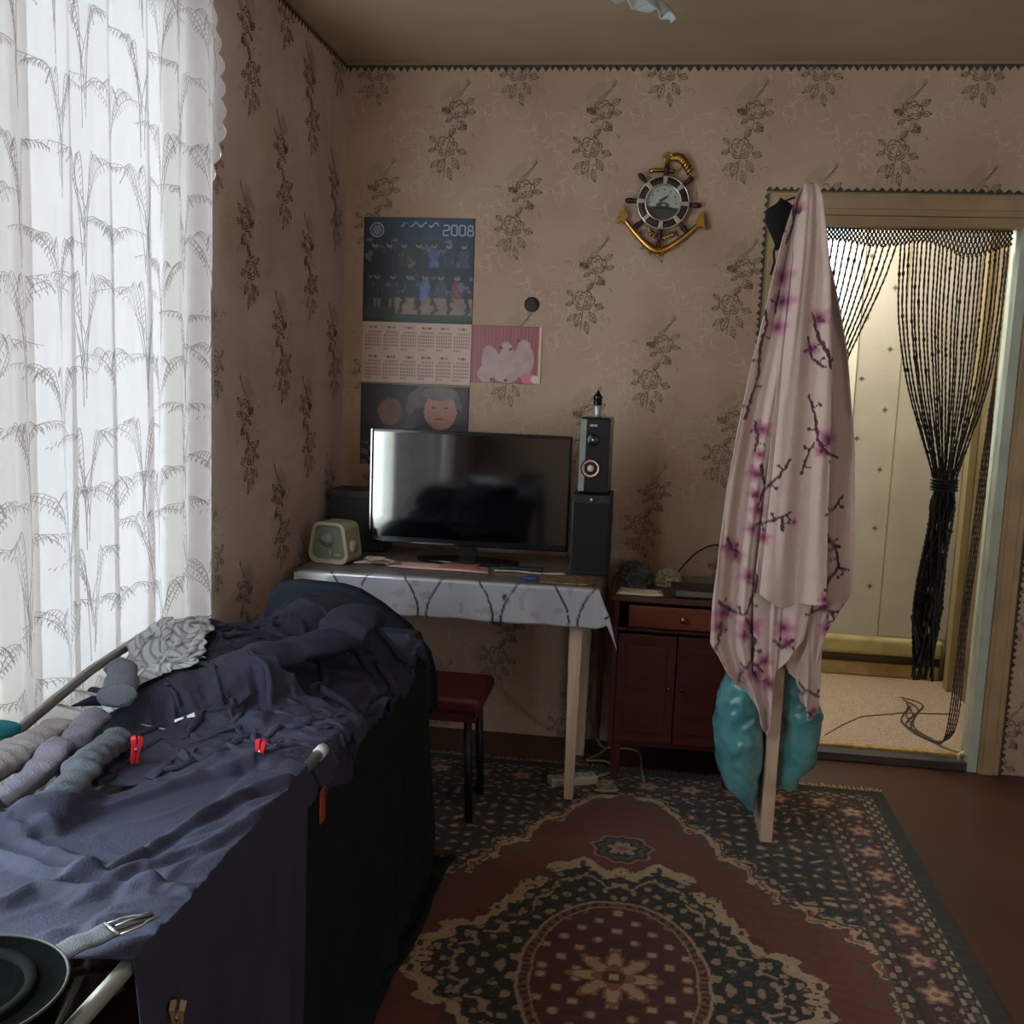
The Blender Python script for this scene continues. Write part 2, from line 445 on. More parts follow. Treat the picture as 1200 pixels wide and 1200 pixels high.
# ------------------------------------------------------------ hall beyond the door
M_hall = mat('hall_wallpaper_green', (190, 186, 174), 0.6, bump=(70, 0.4, 3), mottle=(4, (178, 172, 154), 0.4, 0.75))
M_hallink = mat('hall_motif', (132, 124, 96), 0.6)
HY = 1.10
hb = MB()
HWX0, HWX1, HWZ0, HWZ1 = 1.50, 2.10, 0.95, 2.28
for bx in [(1.2, HY, 0, HWX0, HY+.12, H), (HWX1, HY, 0, 2.62, HY+.12, H), (HWX0, HY, 0, HWX1, HY+.12, HWZ0), (HWX0, HY, HWZ1, HWX1, HY+.12, H)]: hb.box(*bx)
L = []
for i in range(-4, 4):
    for j in range(0, 9):
        x = 2.255+i*0.115; z = 0.47+j*0.2775+(0.139 if i % 2 else 0)
        if not (1.22 < x < 2.6) or (HWX0-.03 < x < HWX1+.03 and HWZ0-.04 < z < HWZ1+.04): continue
        for k in range(8):
            a = k*PI/4; r = 0.017 if k % 2 == 0 else 0.011
            L.append(([(x, z), (x+math.cos(a)*r*.5, z+math.sin(a)*r*.5), (x+math.cos(a)*r, z+math.sin(a)*r)], [0.002, 0.005, 0.001]))
        L.append((arc(x, z, 0.008, 0, 2*PI, 8), 0.0018))
V, F = stroke_geo(L, lambda u, v: (u, HY-0.0006, v)); hb.add(V, F, 1)
me = bpy.data.meshes.new('wall_hall_far'); me.from_pydata(hb.V, [], hb.F); me.polygons.foreach_set('material_index', hb.M)
struct(link('wall_hall_far', me, None, [M_hall, M_hallink]))
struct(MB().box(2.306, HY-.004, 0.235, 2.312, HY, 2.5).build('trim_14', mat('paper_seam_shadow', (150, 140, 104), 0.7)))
struct(MB().box(2.312, HY-.003, 0.235, 2.62, HY-.0008, 2.5).build('trim_20', M_hall))
struct(MB().box(2.62, 0.12, 0, 2.74, HY+.12, H).build('wall_hall_right', mat('hall_side_olive', (128, 112, 84), 0.6, bump=(50, 0.3), mottle=(3, (110, 94, 66), 0.4, 0.7))))
struct(MB().box(2.585, 0.9, 0.04, 2.62, 0.96, 2.1).build('trim_15', mat('hall_side_casing', (150, 136, 100), 0.5), None, 0.004))
struct(MB().box(1.08, 0.12, 0, 1.2, HY+.12, H).build('wall_hall_left', M_hall))
struct(MB().box(1.08, 0.06, 0, DX0, 0.12, H).box(DX1, 0.06, 0, 2.74, 0.12, H).box(DX0, 0.06, DZ, DX1, 0.12, H).build('wall_hall_front', M_hall))
struct(MB().box(1.08, 0.06, H, 2.74, HY+.12, H+.1).build('ceiling_hall', M_ceil))
M_lino = mat('lino_speckled', (196, 176, 154), 0.55, bump=(220, 0.5, 2), mottle=(260, (140, 120, 100), 0.45, 0.62))
struct(MB().box(1.2, 0.07, -0.1, 2.62, HY, 0.04).build('floor_hall', M_lino))
cr_ = MB().tube([(1.93, 0.16, 0.0415), (2.02, 0.30, 0.043), (2.12, 0.43, 0.043), (2.30, 0.52, 0.043), (2.52, 0.56, 0.042)], 0.003, 6).build('trim_16', mat('lino_crease', (150, 132, 110), 0.6)); struct(cr_)
M_ochre = mat('ochre_board', (186, 162, 108), 0.5, bump=(18, 0.3), mottle=(9, (150, 122, 66), 0.4, 0.7))
struct(MB().box(1.2, HY-.03, 0.04, 2.60, HY, 0.105).build('baseboard_hall', M_ochre, None, 0.006))
struct(MB().box(1.2, HY-.012, 0.105, 2.60, HY, 0.150).build('trim_17', wood('board_dark_gap', (92, 74, 48), (70, 56, 38), axis=0)))
struct(MB().box(1.2, HY-.062, 0.150, 2.60, HY, 0.232).build('trim_18', mat('ledge_olive', (184, 172, 120), 0.5, bump=(16, 0.3), mottle=(8, (150, 136, 84), 0.4, 0.7)), None, 0.018, 4))
# hall window: frame, sash bars, pane
M_white = mat('window_white', (226, 224, 206), 0.4)
w1 = struct(MB().box(HWX0, HY+.0, HWZ0, HWX0+.05, HY+.09, HWZ1).box(HWX1-.06, HY-.01, HWZ0, HWX1+.012, HY+.09, HWZ1).box(HWX0, HY, HWZ0, HWX1, HY+.09, HWZ0+.06).box(HWX0, HY, HWZ1-.06, HWX1, HY+.09, HWZ1).build('window_2', M_white, None, 0.004))
MB().box(HWX0+.05, HY+.03, 1.66, HWX1-.06, HY+.06, 1.70).build('window_bar', M_white, w1)
MB().box(HWX0+.27, HY+.03, HWZ0+.06, HWX0+.30, HY+.06, HWZ1-.06).build('window_bar', M_white, w1)
def glassmat():
    m = bpy.data.materials.new('window_glass'); m.use_nodes = True; N = m.node_tree.nodes; Lk = m.node_tree.links
    N.remove(N['Principled BSDF']); t = N.new('ShaderNodeBsdfTransparent'); g = N.new('ShaderNodeBsdfGlossy'); g.inputs['Roughness'].default_value = 0.02
    t.inputs[0].default_value = (0.94, 0.97, 0.97, 1)
    mx = N.new('ShaderNodeMixShader'); mx.inputs[0].default_value = 0.06
    Lk.new(t.outputs[0], mx.inputs[1]); Lk.new(g.outputs[0], mx.inputs[2]); Lk.new(mx.outputs[0], N['Material Output'].inputs['Surface'])
    return m
M_glass = glassmat()
M_frostpane = curtain_mat('frosted_pane', (214, 228, 216), 0.0, 1.0, 0.30)
MB().add([(HWX0+.05, HY+.045, HWZ0+.06), (HWX1-.06, HY+.045, HWZ0+.06), (HWX1-.06, HY+.045, HWZ1-.06), (HWX0+.05, HY+.045, HWZ1-.06)], [(0, 1, 2, 3)]).build('window_pane', M_frostpane, w1)

# room window in the left wall, behind the curtain
w0 = MB()
w0.box(-.10, WY0, WZ0, -.03, WY0+.06, WZ1).box(-.10, WY1-.06, WZ0, -.03, WY1, WZ1).box(-.10, WY0, WZ0, -.03, WY1, WZ0+.06).box(-.10, WY0, WZ1-.06, -.03, WY1, WZ1)
w0 = struct(w0.build('window_1', M_white, None, 0.004))
for yy in (-1.95, -2.70): MB().box(-.09, yy-.03, WZ0+.06, -.04, yy+.03, WZ1-.06).build('window_bar', M_white, w0)
MB().box(-.068, WY0+.06, WZ0+.06, -.064, WY1-.06, WZ1-.06).build('window_pane', M_glass, w0)
MB().box(-.03, WY0-.03, WZ0-.03, .05, WY1+.03, WZ0).build('window_sill', M_white, w0, 0.004)

# unseen window added behind the camera as fill light, dimmed by a net
w3 = struct(MB().box(2.2, RY-.09, .8, 2.26, RY-.02, 2.1).box(3.14, RY-.09, .8, 3.2, RY-.02, 2.1).box(2.2, RY-.09, .8, 3.2, RY-.02, .86).box(2.2, RY-.09, 2.04, 3.2, RY-.02, 2.1).box(2.68, RY-.08, .86, 2.72, RY-.03, 2.04).build('added_fill_window', M_white, None, 0.004))
M_net = bpy.data.materials.new('fill_window_net'); M_net.use_nodes = True
_N = M_net.node_tree.nodes; _N.remove(_N['Principled BSDF']); _t = _N.new('ShaderNodeBsdfTransparent'); _t.inputs[0].default_value = (0.36, 0.37, 0.38, 1)
M_net.node_tree.links.new(_t.outputs[0], _N['Material Output'].inputs['Surface'])
MB().add([(2.26, RY-.055, .86), (3.14, RY-.055, .86), (3.14, RY-.055, 2.04), (2.26, RY-.055, 2.04)], [(0, 1, 2, 3)]).build('window_pane', M_net, w3)

# ------------------------------------------------------------ lace curtain
M_cur = curtain_mat('lace_curtain_cloth', (246, 234, 230), 0.03, 0.62, 0.086)
M_curink = curtain_mat('lace_curtain_print', (216, 196, 190), 0.45, 0.6, 0.13)
ZC = [0.0, 0.76, 1.2, 1.45, 1.7, 1.98, 2.14, 2.3, 2.47]
YC = [-1.375, -1.383, -1.392, -1.394, -1.35, -1.295, -1.30, -1.325, -1.345]
def cur_x(y, z):
    q = -(y)
    env = 0.75+0.25*math.sin(z*1.7+0.4)
    f = 0.017*math.sin(q*2*PI/0.155+0.5*math.sin(z*1.1)+0.6)+0.010*math.sin(q*2*PI/0.071+1.0+0.4*math.sin(z*2.0+q*3))+0.006*math.sin(q*2*PI/0.29+z)
    return 0.080+f*env*(0.8 if y < -1.55 else 1.0)
def cur_edge(z): return float(np.interp(z, ZC, YC))
nz, ny = 150, 230
P = np.zeros((ny, nz, 3))
for j in range(nz):
    z = 0.012+(2.45-0.012)*j/(nz-1); ph = (z/0.052) % 1.0
    ye = cur_edge(z)+0.012*abs(math.sin(PI*z/0.054))
    for i in range(ny):
        s = i/(ny-1); s2 = s if s > .02 else s
        y = ye+(-2.62-ye)*s2
        P[i, j] = (cur_x(y, z), y, z)
cur = empty('curtain', (0.1, -2.4, 0), 'long white lace curtain with printed reed plumes and scalloped edge at the left window', 'curtain')
cur_o = gridmesh('curtain_panel', P-np.array((0.1, -2.4, 0)), M_cur, cur)
# printed plumes of reeds
rr = random.Random(11); L = []
def reed(x0, z0, lean, hgt, droop):
    pts = []; n = 13
    for i in range(n):
        t = i/(n-1)
        pts.append((x0+lean*(t**1.5+droop*max(0, t-.6)*1.5), z0+hgt*(t-1.9*droop*max(0, t-0.66)**1.5)))
    L.append((pts, [0.0014]*n))
    # seed head: short hanging dashes near the tip
    s = 1 if lean > 0 else -1
    for i in range(6, n):
        for q in (0, .5):
            t = (i+q)/(n) ; k = min(int(t*(n-1)), n-2); fr = t*(n-1)-k
            x = pts[k][0]*(1-fr)+pts[k+1][0]*fr; z = pts[k][1]*(1-fr)+pts[k+1][1]*fr
            l = 0.008+0.006*math.sin(PI*(t-.45)/.55)
            L.append(([(x, z), (x+s*l*.35, z-l*.5), (x+s*l*.4, z-l)], [0.0006, 0.0016, 0.0006]))
for i in range(16):
    for j in range(-1, 10):
        bx = 1.30+i*0.105+rr.uniform(-.012, .012); bz = 0.02+j*0.255+(0.127 if i % 2 else 0)+rr.uniform(-.03, .03)
        sc = rr.uniform(.9, 1.15)
        for k in range(9):
            lean = (-1)**k*(0.012+0.0095*k)*sc*rr.uniform(.7, 1.2)
            reed(bx+rr.uniform(-.005, .005), bz+0.018*k, lean, (0.34-0.026*k)*sc, rr.uniform(.8, 1.2))
L2 = []
for pts, w in L:
    if all(0.02 < b < 2.43 and a > -cur_edge(b)+0.002 and a < 2.6 for a, b in pts): L2.append((pts, w))
def cfn(u, v):
    y = -u; e = 0.002
    dx = (cur_x(y+e, v)-cur_x(y-e, v))/(2*e); l = math.hypot(1, dx)
    return (cur_x(y, v)+0.0012/l-0.1, y-0.0012*dx/l+2.4, v)
V, F = stroke_geo(L2, cfn)
tag(pydata('curtain_print', V, F, M_curink, cur, False), kind='stuff')
# scalloped hem thread
hem = MB(); pts = []
for i in range(900):
    z = 0.012+2.438*i/899; ye = cur_edge(z)+0.012*abs(math.sin(PI*z/0.054)); pts.append((cur_x(ye, z)-.1, ye+2.4, z))
hem.tube(pts, 0.0016, 4, cap=False); hem.build('curtain_hem', mat('curtain_hem_thread', (222, 196, 190), 0.8), cur)
rod = MB().tube([(0.10, -1.20, 2.462), (0.10, -3.7, 2.462)], 0.009, 10).box(0.0, -1.26, 2.455, 0.10, -1.245, 2.47).box(0, -3.66, 2.455, .10, -3.645, 2.47).build('curtain_rod', mat('rod_metal', (180, 175, 165), 0.35, 0.9))
tag(rod, 'thin metal rod above the lace curtain, out of the picture at the top', 'curtain rod')

# ------------------------------------------------------------ bead and knot curtain in the doorway
M_bead = mat('bead_string_dark', (24, 20, 16), 0.45, spec=0.5, bump=(400, 0.6))
M_bead2 = mat('bead_string_green', (26, 34, 26), 0.4, spec=0.5)
M_bead3 = mat('bead_string_purple', (88, 68, 66), 0.5, bump=(400, 0.6))
bc = empty('bead_curtain', (2.1, 0.085, 1.975), 'dark knotted string curtain with a net heading hanging in the doorway', 'bead curtain')
def loc(p): return (p[0]-2.1, p[1]-0.085, p[2]-1.975)
nb = MB(); nb.tube([loc((1.665, .085, 1.975)), loc((2.418, .085, 1.975))], 0.007, 8)
rows = 5; cx0, cx1 = 1.672, 2.415; ncell = 52
def netbot(x): return 0.052+0.030*math.exp(-((x-2.28)/0.10)**2)+0.01*math.sin(x*20)
for i in range(ncell):
    for s in (1, -1):
        pts = []
        for k in range(rows+1):
            x = cx0+(cx1-cx0)*(i+(0.5 if k % 2 else 0)*s+0.5)/ncell; t = k/rows
            pts.append(loc((min(max(x, cx0), cx1), 0.085+0.002*s, 1.972-t*netbot(x))))
        nb.tube(pts, 0.0034, 5, cap=False)
for k in range(1, rows+1):
    for i in range(ncell+1):
        x = cx0+(cx1-cx0)*(i+(0.5 if k % 2 == 0 else 0))/ncell
        if x > cx1: continue
        c = loc((x, 0.085, 1.972-k/rows*netbot(x))); r = 0.0066
        nb.add([(c[0]+r*a, c[1]+r*b, c[2]+r*d) for a, b, d in ((1, 0, 0), (-1, 0, 0), (0, 1, 0), (0, -1, 0), (0, 0, 1), (0, 0, -1))],
               [(0, 2, 4), (2, 1, 4), (1, 3, 4), (3, 0, 4), (2, 0, 5), (1, 2, 5), (3, 1, 5), (0, 3, 5)])
tag(nb.build('net_heading', M_bead, bc), kind='stuff')
def strand(pts, m, seed, r=0.0043):
    q = [Vector(p) for p in pts]; out = []; rad = []
    # resample as a smooth curve, with knots
    dense = []
    for i in range(len(q)-1):
        a = q[max(i-1, 0)]; b = q[i]; c = q[i+1]; d = q[min(i+2, len(q)-1)]
        n = max(2, int((c-b).length/0.011))
        for k in range(n):
            t = k/n
            dense.append(0.5*((2*b)+(-a+c)*t+(2*a-5*b+4*c-d)*t*t+(-a+3*b-3*c+d)*t**3))
    dense.append(q[-1])
    r2 = random.Random(seed)
    for k, p in enumerate(dense):
        out.append(loc((p.x+r2.uniform(-.0008, .0008), p.y+r2.uniform(-.0008, .0008), p.z))); rad.append(r*(1.0 if k % 2 else 0.62)*(1.6 if r2.random() < .05 else 1)*(1.65 if p.z < 1.06 and seed < 90 else 1))
    return MB().tube(out, rad, 5).build('bead_string', m, bc)
r3 = random.Random(5)
NS = 26
for i in range(NS):                                   # right bunch, tied at knee height
    t = i/(NS-1); x = 2.040+0.368*t; y = 0.085+r3.uniform(-.006, .012)
    tx = 2.228+0.075*t; ty = 0.085+0.022*math.sin(i*2.4)
    zt = 1.972-netbot(x); sag = 0.03*(t-.35)
    m = M_bead2 if (t > .55 and i % 2) else M_bead
    zb = 0.30+r3.uniform(0, .12)
    thick = .0062
    strand([(x, y, zt), (x+(tx-x)*.10+sag*.4, y, zt-.26), (x+(tx-x)*.44+sag, y, 1.40), (tx, ty, 1.07), (tx+.004*math.cos(i), ty+.004, .95),
            (2.20+.10*((i*7) % NS)/NS, 0.085+.03*math.sin(i*1.7), .62), (2.215+.075*((i*11) % NS)/NS+.0, 0.08+.03*math.sin(i*2.9), zb)], m, i)
tie = MB()
for k in range(4): tie.tube([loc((2.266+0.046*math.cos(a), 0.085+0.034*math.sin(a), 1.075-.012*k)) for a in [2*PI*j/16 for j in range(16)]], 0.005, 6, closed=True)
tie.build('tie_cord', M_bead, bc)
NL = 16
for i in range(NL):                                   # left bunch, swept behind the towel
    t = i/(NL-1); x = 1.69+0.335*t; zt = 1.972-netbot(x); tx = 1.715+0.05*t; ty = 0.085+0.012*math.sin(i*2.1)
    strand([(x, .085, zt), (x+(tx-x)*.16, .085, zt-.15), (x+(tx-x)*.58+.01, .085, 1.50), (tx, ty, 1.16), (1.73+.03*math.sin(i), ty, .8), (1.735+.03*math.sin(i*3.), ty, .42)], M_bead, 50+i)
tie2 = MB()
for k in range(3): tie2.tube([loc((1.74+0.034*math.cos(a), 0.085+0.026*math.sin(a), 1.17-.012*k)) for a in [2*PI*j/14 for j in range(14)]], 0.004, 6, closed=True)
tie2.build('tie_cord', M_bead, bc)
for i in range(5):                                    # loose strands down the right jamb, ends lying on the lino
    x = 2.385+.006*i
    strand([(2.405, .085+.004*i, 1.9), (2.408, .09, 1.55), (x+.006, .095, 1.1), (x-.008, .10, .55), (x-.02, .11, .10), (x-.05-.02*i, .22+.03*i, .048), (x-.11+.03*i, .40+.06*i, .046), (x-.02-.01*i, .62+.03*i, .046)], M_bead3, 90+i, .0034)

# ------------------------------------------------------------ rug
def s2l(a): a = np.asarray(a, float)/255.0; return np.where(a <= 0.04045, a/12.92, ((a+0.055)/1.055)**2.4)
RCX, RCY, RHX, RHY = 1.170, -1.590, 0.885, 1.295
def polyprofile(A, B, pts):
    """signed 'outside' distance of quadrant points (A,B) to a star-shaped outline given as (a,b) points from (0,b) to (a,0)"""
    th = np.arctan2(B, A); r = np.hypot(A, B)
    pt = sorted([(math.atan2(b, a), math.hypot(a, b)) for a, b in pts])
    return r-np.interp(th, [p[0] for p in pt], [p[1] for p in pt])
def rug_colour(X, Y):
    A = np.abs(X-RCX); B = np.abs(Y-RCY)
    # weave quantisation: knots
    kx = np.floor(A/0.0042)*0.0042; ky = np.floor(B/0.0042)*0.0042; A2, B2 = kx, ky
    red = s2l((116, 50, 36)); dark = s2l((36, 32, 24)); cream = s2l((194, 164, 128)); maroon = s2l((92, 40, 30)); olive = s2l((86, 76, 50)); rust = s2l((150, 92, 54)); pink = s2l((146, 98, 80))
    n1 = vnoise(A2*38, B2*38, seed=3); n2 = vnoise(A2*80, B2*80, seed=5); n3 = vnoise(A2*20, B2*20, seed=8); n4 = vnoise(A2*140, B2*140, seed=2)
    C = np.zeros(A.shape+(3,)); C[:] = dark
    def put(mask, c): C[mask] = c
    # spandrel ground with dense florals
    fl = np.abs(np.sin(A2*62+2.2*n1)*np.sin(B2*58+2.4*n3))
    put((fl > .62), olive); put((fl > .78) & (n2 > .35), pink); put((fl > .9), cream); put((n4 > .80) & (fl < .5), maroon); put((n4 > .88), olive)
    # field edge, wavy cream band
    wob = 0.016*np.sin(np.arctan2(B2, A2)*34)+0.010*np.sin(np.arctan2(B2, A2)*71+1)+0.016*(n1-.5)
    e = polyprofile(A2, B2, [(0, 1.07), (.07, 1.05), (.13, .96), (.19, .86), (.24, .80), (.28, .69), (.36, .58), (.40, .47), (.50, .38), (.56, .33), (.62, .27), (.645, .14), (.66, 0)])+wob
    put((e < .030) & (e > -.02), maroon)
    put((np.abs(e-.006) < .017) & (n2 > .22), cream); put((np.abs(e-.006) < .007) & (n1 > .55), rust)
    put((e > .035) & (e < .05) & (n2 > .45), cream*.7)
    inside = e < -.014; put(inside, red)
    sprig = inside & (e > -.075) & (np.sin(A2*85+3*n1)*np.sin(B2*75+3*n3) > .30); put(sprig, olive)
    # pendant rosette above and below the medallion
    rp = np.hypot(A2, (B2-.66)*1.0); th = np.arctan2(B2-.66, A2)
    put((rp < .078+.007*np.sin(th*8)), dark); put((rp < .066+.007*np.sin(th*8)) & (rp > .050+.006*np.sin(th*8)), olive); put((rp < .036+.010*np.sin(th*6)), cream*.8); put(rp < .014, rust)
    put((np.abs(rp-.084-.007*np.sin(th*8)) < .004), cream*.6)
    # medallion
    wob = 0.012*np.sin(np.arctan2(B2, A2)*30+.5)+0.014*(n1-.5)
    m = polyprofile(A2, B2, [(0, .505), (.04, .50), (.10, .545), (.16, .53), (.205, .45), (.255, .36), (.30, .27), (.34, .20), (.41, .14), (.455, .06), (.47, 0)])+wob
    put(m < .030, olive*.6); put((m < .030) & (n2 > .72), rust)
    put((np.abs(m) < .026) & (n2 > .18), cream); put((np.abs(m) < .030) & (n1 > .70), maroon)
    put(m < -.026, dark)
    sp = (m < -.03) & (np.sin(A2*95+2*n3)*np.sin(B2*88+2*n1) > .55); put(sp, cream*.75); put((m < -.03) & (n4 > .83), olive)
    g = m+.075; put((np.abs(g) < .008) & (n2 > .3), cream*.8)
    # inner ring and star
    mi = polyprofile(A2, B2, [(0, .325), (.06, .315), (.12, .27), (.165, .20), (.19, .12), (.205, 0)])
    put(mi < .02, cream*.85); put(mi < .011, rust*.8); put((mi < .009) & (mi > -.008) & (np.sin(np.arctan2(B2, A2)*60) > .2), dark); put((mi < -.010), cream*.7)
    put(mi < -.016, maroon*.8)
    sp = (mi < -.02) & (np.sin(A2*75+1.4)*np.sin(B2*70+.4) > .50); put(sp, pink); sp = (mi < -.02) & (np.sin(A2*75+1.4)*np.sin(B2*70+.4) > .78); put(sp, cream)
    rs = np.hypot(A2, B2); th = np.arctan2(B2, A2)
    put(rs < .085+.03*np.cos(th*8), rust); put((rs < .07+.026*np.cos(th*8)), cream*.9); put(rs < .04+.012*np.cos(th*4), rust); put(rs < .025, maroon); put(rs < .012, cream)
    # borders: distances in from the edge
    dx = RHX-A; dy = RHY-B; d = np.minimum(dx, dy); u = np.where(dx < dy, B2, A2)
    put(d < .240, dark)
    put((d < .240) & (d > .232), olive); put((d < .232) & (d > .196) & (np.sin(u*105)*np.sin(d*175) > .25), cream*.72); put((d < .232) & (d > .196) & (np.sin(u*105)*np.sin(d*175) < -.45), maroon)
    main = (d <= .19) & (d > .095); put(main, s2l((66, 34, 28)))
    ph = (u % .145)-.0725; q = d-.1425; rq = np.hypot(ph, q); tq = np.arctan2(q, ph)
    put(main & (rq < .036+.009*np.cos(tq*5)), pink); put(main & (rq < .024+.006*np.cos(tq*5)), cream); put(main & (rq < .011), rust)
    put(main & (rq > .048) & (np.sin(u*88)*np.cos(d*120+u*40) > .62), cream*.7); put(main & (rq > .05) & (n4 > .8), olive)
    put((d < .092) & (d > .050) & (np.sin(u*120+1)*np.sin(d*150+.5) > .2), cream*.75); put((d < .092) & (d > .050) & (np.sin(u*120+1)*np.sin(d*150+.5) < -.5), olive)
    put((d < .048), s2l((38, 34, 24)))
    return C*(0.66+0.24*n4[..., None])
nx, ny = 470, 640
gx = np.linspace(RCX-RHX, RCX+RHX, nx); gy = np.linspace(RCY-RHY, RCY+RHY, ny)
X, Y = np.meshgrid(gx, gy, indexing='ij')
Z = 0.008+0.0012*vnoise(X*60, Y*60, seed=4)+0.003*vnoise(X*3, Y*3, seed=6)
P = np.stack([X, Y, Z], -1)
edge = (np.minimum(RHX-np.abs(X-RCX), RHY-np.abs(Y-RCY)) < 0.002); P[..., 2] = np.where(edge, 0.001, P[..., 2])
M_rug = mat('rug_pile', (120, 80, 60), 0.95, spec=0.1, attr='Col', bump=(700, 0.5, 2), sheen=0.15)
rug = empty('rug', (RCX, RCY, 0), 'red, black and cream patterned oriental rug with a central medallion on the floor', 'rug')
gridmesh('rug_pile', P-np.array((RCX, RCY, 0)), M_rug, rug, col=rug_colour(X, Y))
fb_ = MB(); r4 = random.Random(2)
for s in (1, -1):
    for k in range(210):
        x = -RHX+2*RHX*(k+.5)/210; y = s*RHY
        fb_.tube([(x, y-s*.004, .006), (x+r4.uniform(-.004, .004), y+s*.018, .005), (x+r4.uniform(-.008, .008), y+s*r4.uniform(.030, .045), .003)], 0.0018, 4)
tag(fb_.build('fringe', mat('fringe_cream', (196, 170, 118), 0.9), rug), kind='stuff')

# ------------------------------------------------------------ dining table with oilcloth
M_legs = wood('table_leg_cream', (206, 182, 158), (184, 156, 130), axis=2)
tb = empty('dining_table', (0.57, -0.39, 0), 'white-legged wooden dining table against the back wall under a silvery oilcloth', 'table')
def tl(x, y): return (x-.57, y+.39)
TX0, TX1, TY0, TY1, TZ = 0.07, 1.045, -0.665, -0.11, 0.735
MB().box(TX0-.57, TY0+.39, TZ-.022, TX1-.57, TY1+.39, TZ).build('tabletop', M_legs, tb, 0.004)
for (x, y) in ((.982, -.60), (.125, -.60), (.99, -.165), (.125, -.165)):
    lx, ly = tl(x, y); MB().taper(lx, ly, .0125 if y < -.3 and x > .3 else 0, TZ-.022, .030, .048).build('leg', M_legs, tb, 0.003)
MB().box(.13-.57, -.612+.39, TZ-.10, .97-.57, -.592+.39, TZ-.022).build('apron', M_legs, tb)
MB().box(.13-.57, -.175+.39, TZ-.10, .97-.57, -.155+.39, TZ-.022).build('apron', M_legs, tb)
MB().box(.965-.57, -.59+.39, TZ-.10, .985-.57, -.18+.39, TZ-.022).build('apron', M_legs, tb)
# oilcloth: sheet with a front drop, a corner ear at the right and small side drop
M_oil = mat('oilcloth_grey_silver', (150, 148, 152), 0.30, spec=0.5, metal=0.25, attr='Col', bump=(9, 0.35, 4), coat=0.25)
def oil(u, v):
    """u along x (can exceed the top on the right), v depth from the back to the front then down"""
    e = 0.006; dl = 0.122
    x = u; side = max(0.0, u-(TX1+e)); fr = max(0.0, v-(TY1-TY0+e))
    y = TY1-min(v, TY1-TY0+e); z = TZ+0.003
    wob = 0.006*math.sin(u*19)+0.004*math.sin(u*47+1)
    if fr > 0 and side <= 0: z -= fr*(1+0.0); y -= 0.010+wob*fr/dl*1.0+0.02*(fr/dl)**2*0.3
    if side > 0 and fr <= 0: z -= side*1.0; x = TX1+e+0.006+0.006*math.sin(v*30)*side/dl
    if side > 0 and fr > 0:                       # the ear that sticks out at the corner
        x = TX1+e+0.36*side+0.03*fr/dl; y = TY0-0.014-0.16*side; z -= fr*0.88+side*0.75
    return (x, y, z)
us = np.concatenate([np.linspace(0.055, TX1, 260), np.linspace(TX1+.004, TX1+.112, 14)]); vs = np.concatenate([np.linspace(0.02, TY1*-1+TY0*-1-.22+.0, 6), np.linspace(.46, .555, 12), np.linspace(.558, .672, 18)])
vs = np.concatenate([np.linspace(0.01, .55, 26), np.linspace(.556, .684, 20)])
P = np.array([[oil(u, v) for v in vs] for u in us])
U, Vv = np.meshgrid(us, vs, indexing='ij')
base = s2l((164, 161, 166)); dk = s2l((52, 50, 62)); top = s2l((116, 106, 98))
n = fbm(U*26, Vv*26, seed=2); n5 = fbm(U*9, Vv*9, seed=12)
C = np.zeros(P.shape); C[:] = base
C[Vv < .55] = top
line = (np.abs(((U*8.2+1.1*np.sin((Vv-.56)*14)*np.where((U*8.2).astype(int) % 2 == 0, 1, -1)*.35)) % 1.0-.5) < .030)
C = np.where((line & (n5 > .34))[..., None], dk, C)
C = np.where((n > .60)[..., None], C*.80, C); C = np.where((n5 > .62)[..., None] & (Vv < .54)[..., None], C*.72, C)
rd = np.hypot(U-.74, Vv-.60); C = np.where((rd < .02)[..., None] & (n > .4)[..., None], dk, C)
tc_ = gridmesh('tablecloth', P, M_oil, None, col=C, solid=0.0012)
tag(tc_, 'silvery grey patterned oilcloth hanging over the front of the dining table', 'tablecloth')

dbx = empty('storage_box', (.13, -.205, TZ+.004), 'dark boxy case standing in the corner behind the cream radio', 'box')
MB().box(-.085, -.065, 0, .115, .075, .215).build('box_body', mat('dark_case', (34, 34, 34), .6, bump=(60, .3)), dbx, .006)
MB().box(-.090, -.070, .190, .120, .080, .222).build('lid', mat('dark_case_lid', (44, 42, 40), .55), dbx, .004)
# ------------------------------------------------------------ television
M_black = mat('gloss_black_plastic', (14, 14, 15), 0.22, spec=0.5)
M_mblack = mat('matt_black_plastic', (22, 22, 24), 0.5)
M_screen = mat('tv_screen_glass', (3, 4, 6), 0.07, spec=1.0, coat=0.6)
M_silver = mat('silver_plastic', (190, 192, 196), 0.25, metal=0.8)
tv = empty('television', (0.572, -0.35, TZ+.004), 'large flat black television standing on the oilcloth under the calendar', 'television')
tv.rotation_euler = (0, 0, math.radians(1.0))
b = MB().box(-.350, -.012, .055, .350, .028, .458).box(-.26, .028, .10, .26, .055, .38)
b.build('casing', M_black, tv, 0.006)
MB().box(-.343, -.0145, .078, .343, -.011, .447).build('screen', M_screen, tv, 0.001)
MB().box(-.353, -.016, .10, -.3485, .02, .455).build('side_strip', M_silver, tv)
MB().box(-.20, -.013, .060, -.05, -.0125, .062).build('trim_line', M_silver, tv)
st = MB().box(-.03, -.01, .005, .03, .03, .06)
st.prism(arc(0, 0.0, 0.070, 0, 2*PI, 24, sx=2.6), 0, 0.010, 'z')
st.build('stand', M_black, tv, 0.002)

